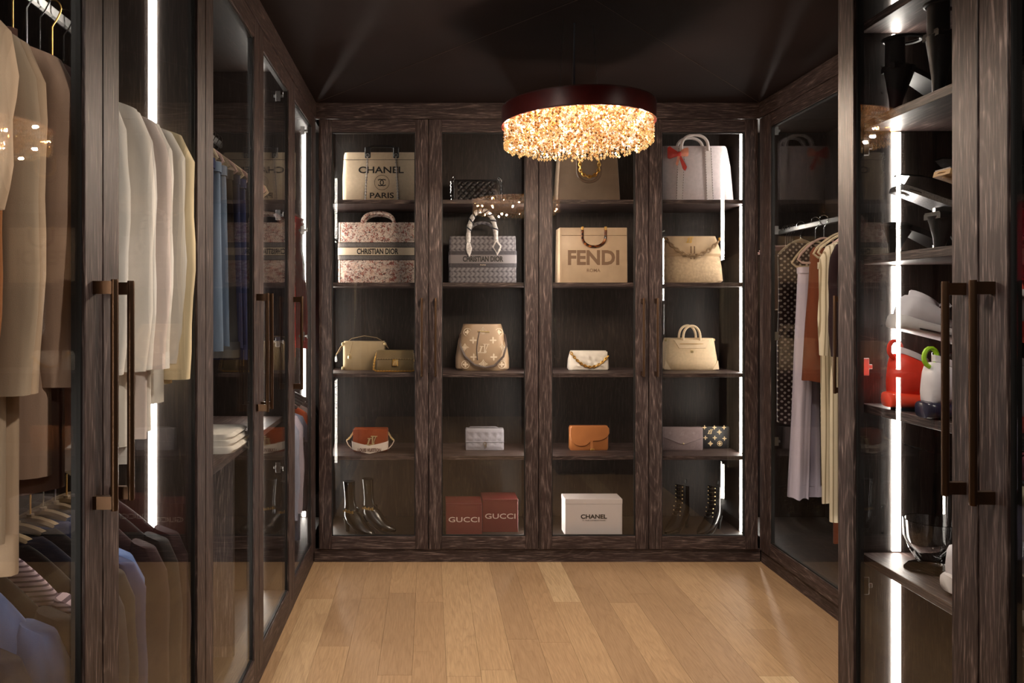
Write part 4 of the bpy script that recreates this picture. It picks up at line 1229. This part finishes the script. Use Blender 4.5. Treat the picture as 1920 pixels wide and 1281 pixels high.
# lower rail of the near wardrobe
low = [
    (1.02, NAVY, 'navy shirt at the camera end of the lower left rail', 'shirt', {}),
    (1.10, CHAR, 'charcoal blouse behind the navy shirt on the lower rail', 'blouse', {}),
    (1.19, NAVY, 'dark navy jacket hanging before the denim shirt on the lower rail', 'jacket', {}),
    (1.30, DENIM, 'blue denim shirt with sloping shoulder on the lower left rail', 'shirt', dict(neckw=.1)),
    (1.355, CHAR, 'black collared shirt between the denim and striped shirts', 'shirt', {}),
    (1.42, PINKST, 'pink and grey striped shirt on the lower left rail', 'shirt', dict(neckw=.09)),
    (1.48, CHAR, 'plain black sweater behind the striped shirt', 'sweater', {}),
    (1.535, NAVY, 'midnight blue cardigan third past the striped shirt', 'cardigan', {}),
    (1.59, CHAR, 'soft charcoal cardigan under the garment bag', 'cardigan', {}),
    (1.645, DKDEN, 'dark denim jacket with pale shoulder seam on the lower rail', 'jacket', {}),
    (1.70, DENIM, 'washed denim jacket far along the lower left rail', 'jacket', dict(half=.19)),
    (1.755, PLUM, 'plum blouse seen through the lower second door', 'blouse', dict(half=.225)),
    (1.81, CHAR, 'long black top near the lit strip on the lower rail', 'top', dict(half=.235)),
    (1.865, PLUM, 'deep plum jacket, last on the lower left rail', 'jacket', dict(half=.24)),
]
for i, (y, m, lab, cat, kw) in enumerate(low):
    d = dict(L=.60, half=.215, sleeves=.5, top=.10, slope=.12, thick=.026, neckw=.085); d.update(kw)
    garment(cat, lab, cat, XRL, y, .955, m, seed=i * 5 + 50, **d)
    hanger(XRL, y, .97, 'beige wooden hanger holding the ' + ' '.join(lab.split()[:4]).split(' with')[0].split(' at')[0].split(' behind')[0].split(' between')[0].split(' hanging')[0].split(' on')[0].split(' far')[0].split(' seen')[0].split(' third')[0].split(' under')[0].split(' near')[0].split(',')[0].replace('grey striped', 'grey striped shirt'), WOODH, hook=GOLD if i % 3 == 0 else CHROME, half=.17, drop=.10, hk=.112)

# jeans in the second wardrobe
jn = [(2.33, DKDEN, 'very dark jeans nearest the wide stile in the jeans wardrobe', .60, -.02), (2.40, LTDEN, 'light blue jeans folded over a hanger, frayed inner seam', .62, .0), (2.47, LTDEN, 'mid-blue jeans between the light and grey jeans', .60, .0),
      (2.545, GREYDEN, 'grey washed jeans with turned-up hem', .64, .01), (2.64, DKDEN, 'dark indigo jeans just behind the grey pair', .62, .0), (2.73, DKDEN, 'dark indigo jeans third from the far panel', .66, .0),
      (2.82, NAVY, 'navy trousers in the jeans wardrobe beside the middle stile', .64, .0), (2.92, DKDEN, 'bright indigo jeans farthest along the jeans rail', .66, .01)]
for i, (y, m, lab, L, dx) in enumerate(jn):
    trousers('jeans', lab, XRL + .07, y, 2.03, m, L=L, half=.14, top=.225, seed=i * 3, group='jeans on the wardrobe rail', cat='jeans', dx=dx, flare=1.08, cuff=m if i in (3, 5) else None)
    hanger(XRL, y - .004, 2.045, 'velvet hanger carrying the ' + lab.split(' in the')[0].split(' folded')[0].split(' with')[0].split(' nearest')[0], VELVET_BEIGE if i % 2 else VELVET_PINK, 'velvet', half=.19, drop=.09, hk=.11)
for i, (y, m) in enumerate(((3.00, VELVET_BEIGE), (3.05, VELVET_PINK), (3.10, VELVET_BEIGE))):
    hanger(XRL, y, 2.045, ['empty beige velvet hanger past the last jeans', 'empty pink velvet hanger between two empty beige ones', 'empty beige velvet hanger closest to the far panel of the jeans wardrobe'][i], m, 'velvet', half=.2, drop=.09, hk=.115, group='empty velvet hangers')
t = thing('folded_sweater', 'folded cream knit sweater on the open shelf below the jeans', 'sweater', (XL - .155, 2.46, .868))
mb = MB()
for i, (w_, d_, z0, z1) in enumerate(((.26, .25, 0, .022), (.25, .24, .022, .042), (.24, .23, .042, .06))):
    mb.loft([rrect(w_ - .02, d_ - .02, .03, z0, 0, -d_ / 2), rrect(w_, d_, .035, (z0 + z1) / 2, 0, -d_ / 2), rrect(w_ - .02, d_ - .02, .03, z1, 0, -d_ / 2)])
mb.build('folded_layers', OAT, t, smooth=True)

for i, (y, lab) in enumerate(((2.06, 'long black trousers hidden at the near end of the jeans rail'), (2.15, 'second long black trousers at the near end of the jeans rail'))):  # added out of view to block the LED strip's reflection
    trousers('trousers', lab, XRL + .035, y, 2.03, CHAR, L=.84, half=.165, top=.225, seed=60 + i)
    hanger(XRL, y - .004, 2.045, ['velvet hanger of the first black trousers on the jeans rail', 'velvet hanger of the second black trousers on the jeans rail'][i], VELVET_BEIGE, 'velvet', half=.19, drop=.09, hk=.11)

# corner wardrobe
rd = [(3.50, CRIM, 'crimson satin top nearest the handle in the corner wardrobe', 'top', dict(L=.66)), (3.62, REDK, 'bright red knit dress beside the crimson top', 'dress', dict(L=.74, flare=1.1)), (3.74, REDO, 'red-orange knit top in the middle of the corner wardrobe', 'top', dict(L=.80)),
      (3.88, REDK, 'scarlet pleated dress, farthest of the red garments', 'dress', dict(L=.76, half=.23, flare=1.12, folds=6)), (4.03, CHAR, 'black dress beyond the red garments, by the lit strip', 'dress', dict(L=.5, half=.21))]
for i, (y, m, lab, cat, kw) in enumerate(rd):
    d = dict(sleeves=.0, half=.215, top=.10); d.update(kw)
    garment(cat, lab, cat, XRL, y, 1.98, m, seed=i + 200, **d)
    hanger(XRL, y, 1.995, 'velvet hanger holding the ' + ' '.join(lab.split()[:3]), VELVET_PINK, hk=.11)
lo3 = [(3.46, LILAC, 'lilac shirt closest to the handle in the corner wardrobe', 'shirt', dict(L=.72)), (3.58, PALEBLUE, 'pale blue shirt behind the lilac one in the corner wardrobe', 'shirt', dict(L=.73)), (3.70, LAVW, 'white-lavender shirt between two blue shirts in the corner wardrobe', 'shirt', dict(L=.73)), (3.83, PALEBLUE, 'powder blue shirt last of the pale shirts in the corner wardrobe', 'shirt', dict(L=.74, half=.22, slope=.13)),
       (3.93, ORANGEM, 'short orange jacket just past the pale shirts in the corner', 'jacket', dict(L=.30, half=.20, sleeves=.16)), (4.00, BLUSH, 'pale pink jacket between the orange jacket and black blazers', 'jacket', dict(L=.44, half=.215, sleeves=.3)), (4.08, CHAR, 'black blazer in front of the lit strip', 'blazer', dict(L=.60, half=.235)), (4.16, CHAR, 'second black blazer behind the first in the corner', 'blazer', dict(L=.60, half=.24))]
for i, (y, m, lab, cat, kw) in enumerate(lo3):
    d = dict(sleeves=.5, half=.215, top=.10, slope=.10, thick=.024); d.update(kw)
    garment(cat, lab, cat, XRL, y, .97, m, seed=i + 300, **d)
    hanger(XRL, y, .985, 'hanger holding the ' + ' '.join(lab.split()[:4]).replace(' closest', '').replace(' behind', ''), P('black_hanger', S(24, 22, 22), .4), hk=.10)

# right corner wardrobe
XRR = XR + .30
garment('dress', 'brown polka-dot dress hanging at the back of the right corner wardrobe', 'dress', XRR - .01, 3.99, 1.77, DOTS, L=.98, half=.125, sleeves=0, top=.08, slope=.07, neckw=.05, seed=400, flare=1.0, amp=.01)
hanger(XRR - .01, 3.99, 1.785, 'chrome-hooked hanger inside the brown polka-dot dress', VELVET_BEIGE, half=.12, hk=.09)
trousers('trousers', 'white-lavender trousers with long legs, leftmost in the right corner wardrobe', XRR - .075, 3.80, 1.77, LAVW, L=1.19, half=.045, top=.23, seed=2, flare=1.1, dx=-.045)
trousers('trousers', 'short white-lavender trousers with folded hem behind the rust skirt', XRR - .02, 3.86, 1.77, LAVW, L=1.16, half=.04, top=.26, seed=9, flare=1.15, dx=.0, cuff=LAVW)
hanger(XRR - .03, 3.80, 1.785, 'beige velvet hanger of the long lavender-white trousers', VELVET_BEIGE, 'velvet', half=.11, drop=.09, hk=.11)
garment('skirt', 'rust-brown skirt hanging in front of the white-lavender trousers', 'skirt', XRR - .03, 3.72, 1.77, RUST, L=.68, half=.07, sleeves=0, top=.13, slope=.03, neckw=.05, seed=410, flare=1.5)
hanger(XRR - .03, 3.72, 1.785, 'pink velvet hanger above the rust-brown skirt', VELVET_PINK, 'velvet', half=.12, drop=.085, hk=.10)
trousers('trousers', 'long rust-brown trousers reaching nearly to the wardrobe floor', XRR + .04, 3.64, 1.77, RUST, L=1.40, half=.05, top=.2, seed=14, flare=1.3)
trousers('trousers', 'cream striped linen trousers nearest the rust skirt', XRR - .085, 3.55, 1.77, STRIPEC, L=1.16, half=.06, top=.22, seed=5, flare=1.25, dx=.03, folds=3)
hanger(XRR - .03, 3.55, 1.785, 'pale velvet hanger of the cream striped trousers beside the rust skirt', VELVET_BEIGE, 'velvet', half=.13, drop=.08, hk=.09)
trousers('trousers', 'plain cream linen trousers between two striped pairs', XRR - .055, 3.47, 1.77, cloth('khaki_linen', S(176, 164, 134)), L=1.12, half=.07, top=.22, seed=8, flare=1.1)
trousers('trousers', 'cream striped linen trousers next to the door handle', XRR - .075, 3.39, 1.77, STRIPEC, L=1.18, half=.085, top=.22, seed=11, flare=1.15, folds=3)
for i, y in enumerate((3.47, 3.39)):
    hanger(XRR - .02, y, 1.785, ['velvet hanger of the plain cream trousers', 'velvet hanger of the striped trousers next to the door handle', 'velvet hanger of the ivory shirt in the right wardrobe'][i], VELVET_PINK if i == 1 else VELVET_BEIGE, 'velvet', half=.16, drop=.08, hk=.09)
for i, (y, m, lab) in enumerate(((3.14, CHAR, 'long black coat at the near end of the right rail'), (3.21, PLUM, 'long plum coat beside the black coat on the right rail'), (3.29, STRIPEC, 'long cream striped robe next to the plum coat'))):
    garment('coat', lab, 'coat', XRR, y, 1.77, m, L=1.3, half=.235, sleeves=.5, seed=430 + i, top=.09)
    hanger(XRR, y, 1.785, 'hanger inside the ' + ' '.join(lab.split()[:4]).replace(' at', '').replace(' beside', ''), VELVET_BEIGE, hk=.10)
for i in range(4):
    y = 4.10 + i * .028
    t = thing('clip_hanger', ['pale pink clip hanger nearest the polka-dot dress', 'second clip hanger from the polka-dot dress', 'third clip hanger from the polka-dot dress', 'clip hanger closest to the back panel'][i], 'hanger', (XRR, y, 1.785), 0, 'clip hangers bunched at the rail end')
    r = .02
    MB().tube([Vector((r * math.cos(R(200 - 20 * j)), 0, -.006 + r * math.sin(R(200 - 20 * j)))) for j in range(12)] + [Vector((0, 0, -.05)), Vector((0, 0, -.10))], .0018, None, 6).build('hook', CHROME, t, smooth=True)
    MB().tube([(-.16, 0, -.115 - .01 * i), (.16, 0, -.105)], .007, None, 6).build('bar', VELVET_PINK, t, smooth=True)
    for s_ in (-1, 1): MB().box(s_ * .11 - .012, s_ * .11 + .012, -.008, .008, -.16, -.10).build('clip', CHROME, t, bevel=.003)
trousers('skirt', 'folded beige skirt clipped at the far end of the right rail', XRR - .01, 4.16, 1.70, cloth('beige_twill', S(176, 152, 128)), L=.33, half=.11, top=.05, seed=21, cat='skirt')

# ------------------------------------------------------------------ shoes and clear stands in the shoe cabinet
def stand(x, y, z, label, group, h=.085, L=.20, w=.10):
    """clear acrylic shoe stand: base plate, post and tilted top plate; long axis along x"""
    t = thing('acrylic_shoe_stand', label, 'shoe stand', (x, y, z), 0, group)
    def plate(x0, x1, z0, z1, th=.004, w_=w):
        a = []
        for i in range(9):
            f = i / 8; xx = x0 + (x1 - x0) * f; zz = z0 + (z1 - z0) * f
            ww = w_ / 2 * (1 - .75 * abs(2 * f - 1) ** 4)
            a.append([Vector((xx, -ww, zz)), Vector((xx, ww, zz)), Vector((xx, ww, zz + th)), Vector((xx, -ww, zz + th))])
        return MB().loft(a)
    plate(0, L, 0, 0, .006).build('base_plate', ACRYL, t, smooth=True)
    MB().loft([rrect(.05, .06, .012, zz, L * .5, -.03) for zz in (.006, h * .8)]).build('post', ACRYL, t, smooth=True)
    plate(0, L, h + .03, h - .035).build('top_plate', ACRYL, t, smooth=True)
    return t

def sneaker(name, label, x, y, z, m_up, m_sole, high=.13, tilt=0.0, tab=None, lace=None, rz=0.0, L=.27, accent=None, group=None, lining=None):
    """heel at the origin, toe towards +x"""
    t = thing(name, label, 'sneaker', (x, y, z), rz, group); t.rotation_euler = (0, tilt, rz)
    def sec(xx, w_, z0, z1, n=14, p=.75):
        o = []
        for j in range(n):
            a = 2 * PI * j / n; c, s_ = math.cos(a), math.sin(a)
            o.append(Vector((xx, w_ * (abs(c) ** p) * (1 if c > 0 else -1), (z0 + z1) / 2 + (z1 - z0) / 2 * (abs(s_) ** p) * (1 if s_ > 0 else -1))))
        return o
    s0 = .028
    prof = [(.004, .022, high * .7), (.012, .030, high * .98), (.03, .034, high), (.06, .036, high * .9), (.09, .038, high * .76), (.12, .040, .085), (.16, .044, .072), (.2, .045, .058), (.235, .038, .046), (.258, .024, .038), (.266, .01, .032)]
    k_ = L / .27
    MB().loft([sec(a * k_, b_, s0 - .006, c) for a, b_, c in prof]).build('upper', m_up, t, smooth=True, sharp=75)
    MB().loft([sec(a * k_, b_, 0, c, 14, .6) for a, b_, c in ((-.006, .024, .034), (.006, .034, .036), (.05, .041, .032), (.12, .042, .03), (.19, .050, .028), (.24, .044, .03), (.268, .026, .032), (.276, .01, .03))]).build('sole', m_sole, t, smooth=True, sharp=75)
    MB().loft([[Vector((.052 + .034 * math.cos(2 * PI * j / 14), .026 * math.sin(2 * PI * j / 14), high * (.955 - .13 * math.cos(2 * PI * j / 14)) + dz)) for j in range(14)] for dz in (-.01, .004)]).build('collar_lining', lining or m_up, t, smooth=True)
    if tab:
        MB().tube([(.012 + .014 * math.cos(2 * PI * i / 14), 0, high + .008 + .02 * math.sin(2 * PI * i / 14)) for i in range(14)], .0048, None, 6, True, flat=1.0).build('pull_tab', tab, t, smooth=True)
    for i in range(4):
        xx = .10 + i * .024
        zt = .1 - i * .0075 if high > .1 else .086 - i * .007
        MB().tube([(xx, -.026, zt - .01), (xx + .004, 0, zt + .003), (xx, .026, zt - .01)], .003, None, 5).build('lace', lace or m_up, t, smooth=True)
    if accent:
        for s_ in (-1, 1):
            MB().prism([(.07, .05), (.10, .042), (.16, .052), (.21, .072), (.15, .062), (.10, .062), (.085, .074)], s_ * .044 - .004, s_ * .044 + .004).build('side_stripe', accent, t)
    return t

WSH = P('white_shoe_leather', S(222, 216, 222), .5, 0, .04, 40); WRB = P('white_rubber', S(210, 204, 204), .45); ORG = P('orange_red_knit', S(236, 58, 36), .55, 0, .06, 60, .1, 500); ORS = P('orange_clear_rubber', S(240, 74, 46), .2)
LIME = P('lime_tab', S(170, 226, 40), .5); NVS = P('navy_rubber', S(34, 34, 56), .25); BLKP = P('black_shoe_leather', S(14, 13, 14), .5, spec=.3); PNK = P('pink_mesh', S(214, 92, 112), .6, 0, .15, 200); SILV = P('silver_mesh', S(150, 148, 150), .35, .6, .3, 300)
def heel_shoe(label, x, y, z, rz=0.0, tilt=0.0, plat=.03, hh=.12, straps=True, m=BLKP, insole=None, name='heeled_sandal', group=None, back=True):
    """heel at the origin, toe towards +x"""
    t = thing(name, label, 'shoe', (x, y, z), rz, group); t.rotation_euler = (0, tilt, rz)
    foot = [(0, .026, hh), (.03, .028, hh * .97), (.07, .03, hh * .72 + plat * .2), (.11, .034, hh * .35 + plat * .7), (.15, .04, plat + .004), (.20, .042, plat), (.235, .028, plat + .004), (.245, .01, plat + .006)]
    th = .012
    mb = MB(); mb.loft([[Vector((a, -b_, c - th)), Vector((a, b_, c - th)), Vector((a, b_, c)), Vector((a, -b_, c))] for a, b_, c in foot]); mb.build('sole', m, t, smooth=True, sharp=60)
    mb = MB(); mb.loft([[Vector((a, -b_ * .9, c + .0005)), Vector((a, b_ * .9, c + .0005)), Vector((a, b_ * .9, c + .003)), Vector((a, -b_ * .9, c + .003))] for a, b_, c in foot]); mb.build('insole', insole or m, t, smooth=True, sharp=60)
    MB().loft([[Vector((.022 + dx + r_ * math.cos(2 * PI * j / 10), r_ * math.sin(2 * PI * j / 10), zz)) for j in range(10)] for dx, r_, zz in ((.006, .033, hh - .006), (.004, .027, hh * .72), (-.002, .015, hh * .3), (-.006, .010, 0))]).build('heel', m, t, smooth=True)
    if plat > .012:
        MB().loft([rrect(.105, .082, .036, zz, .19, -.041) for zz in (0, plat - .01)]).build('platform', m, t, smooth=True)
    if straps:
        for (xx, zz, w_, hgt) in ((.17, plat, .042, .045), (.2, plat, .04, .036)):
            MB().tube([(xx, -w_, zz)] + [Vector((xx, -w_ * math.cos(PI * i / 10), zz + hgt * math.sin(PI * i / 10))) for i in range(1, 10)] + [(xx, w_, zz)], .007, None, 6, flat=.5).build('toe_strap', m, t, smooth=True)
        if back:
            MB().tube([Vector((.035 + .042 * math.cos(2 * PI * i / 16), .032 * math.sin(2 * PI * i / 16), hh + .062)) for i in range(16)], .0045, None, 6, True).build('ankle_strap', m, t, smooth=True)
            MB().loft([[Vector((-.002 + .028 * (1 - math.cos(a)) , .029 * math.sin(a), zz)) for a in [R(-80 + 160 * j / 8) for j in range(9)]] + [Vector((.002 + .028 * (1 - math.cos(a)), .026 * math.sin(a), zz)) for a in [R(80 - 160 * j / 8) for j in range(9)]] for zz in (hh - .004, hh + .03, hh + .064)]).build('heel_counter', m, t, smooth=True)
    return t

xs = XN + .065
heel_shoe('black platform ankle-strap heel on the top shelf beside the lit strip', xs, 1.74, 1.790, hh=.115, plat=.035)
heel_shoe('black platform ankle-strap heel on the top shelf next to the door stile', xs - .005, 1.585, 1.790, hh=.135, plat=.04)
stand(xs + .01, 1.72, 1.460, 'clear shoe stand under the silver mesh slides by the strip', 'clear shoe stands', h=.15, L=.24)
heel_shoe('silver mesh slide tilted on a clear stand beside the lit strip', xs + .005, 1.72, 1.60, tilt=R(17), plat=.006, hh=.016, straps=False, m=SILV, insole=SILV, name='slide_sandal', group=None)
stand(xs + .01, 1.58, 1.460, 'clear shoe stand under the beige-strapped slide by the stile', 'clear shoe stands', h=.16, L=.24)
heel_shoe('tan-strapped slide tilted on a clear stand next to the stile', xs + .01, 1.575, 1.612, tilt=R(15), plat=.006, hh=.016, straps=True, back=False, m=P('tan_strap', S(196, 158, 112), .5), insole=SILV, name='slide_sandal')
heel_shoe('black strappy sandal under the silver slide', xs - .005, 1.735, 1.460, hh=.07, plat=.012, back=False)
heel_shoe('black strappy sandal under the tan-strapped slide', xs - .005, 1.58, 1.460, hh=.075, plat=.012, back=False)
stand(xs - .01, 1.70, 1.097, 'clear shoe stand above the orange-red high-top', 'clear shoe stands', h=.165, L=.25, w=.11)
sneaker('low_top_sneaker', 'white low-top sneaker with black curved stripe on a tilted stand', xs - .015, 1.695, 1.285, WSH, WRB, high=.085, tilt=R(14), accent=P('black_stripe', S(24, 24, 26), .4), L=.28)
sneaker('high_top_sneaker', 'orange-red high-top sneaker with heel loop beside the lit strip', xs - .02, 1.70, 1.104, ORG, ORS, high=.125, tab=ORG, lining=WSH)
sneaker('high_top_sneaker', 'white high-top sneaker with lime loop and navy sole', xs - .03, 1.565, 1.099, WSH, NVS, high=.12, tab=LIME, lace=LIME)
stand(xs + .02, 1.70, .728, 'empty clear shoe stand at the end of the low shelf', 'clear shoe stands', h=.255, L=.24, w=.11)
stand(xs + .02, 1.545, .728, 'clear shoe stand carrying the pink mesh sneaker', 'clear shoe stands', h=.215, L=.24, w=.11)
sneaker('low_top_sneaker', 'pink mesh sneaker on the upper tier of a clear stand', xs + .065, 1.56, .965, PNK, WRB, high=.075, tilt=R(14))
sneaker('low_top_sneaker', 'white chunky sneaker on the low shelf next to the stile', xs + .01, 1.545, .736, WSH, WRB, high=.10)
bw = thing('glass_bowl', 'clear faceted glass bowl on the low shoe shelf', 'bowl', (xs + .075, 1.70, .742))
n = 20
MB().loft([[Vector((r_ * math.cos(2 * PI * j / n), r_ * math.sin(2 * PI * j / n), zz)) for j in range(n)] for r_, zz in ((.022, 0), (.03, .006), (.044, .03), (.055, .06), (.056, .10), (.052, .10), (.05, .06), (.04, .034), (.02, .012))]).build('bowl_shell', ACRYL, bw, smooth=True)
# shoes seen at the picture's edge, behind the nearer door
heel_shoe('black heel on the top shelf behind the near shoe-cabinet door', xs + .005, 1.40, 1.790, hh=.11)
heel_shoe('dark gold-trimmed sandal behind the near shoe-cabinet door', xs + .005, 1.39, 1.460, hh=.07, plat=.012, insole=GOLD)
sneaker('high_top_sneaker', 'white and red high-top sneaker behind the near shoe-cabinet door', xs + .0, 1.39, 1.097, WSH, ORS, high=.13, tab=ORG)
sneaker('low_top_sneaker', 'white sneaker with red collar above the white and red high-top', xs - .0, 1.40, 1.28, WSH, ORG, high=.085, tilt=R(14), tab=ORG)
stand(xs, 1.40, 1.097, 'clear shoe stand above the white and red high-top', 'clear shoe stands', h=.165, L=.25, w=.1)
sneaker('low_top_sneaker', 'cream sneaker with green laces on the low shelf by the picture edge', xs, 1.40, .90, P('cream_canvas_shoe', S(206, 196, 172), .7), WRB, high=.09, lace=P('green_lace', S(110, 160, 110), .7), tilt=R(14))
stand(xs, 1.40, .728, 'clear shoe stand below the green-laced cream sneaker', 'clear shoe stands', h=.155, L=.25, w=.1)
sneaker('low_top_sneaker', 'taupe sneaker on the low shelf under the green-laced one', xs, 1.40, .736, P('taupe_suede', S(150, 136, 122), .8), WRB, high=.085)
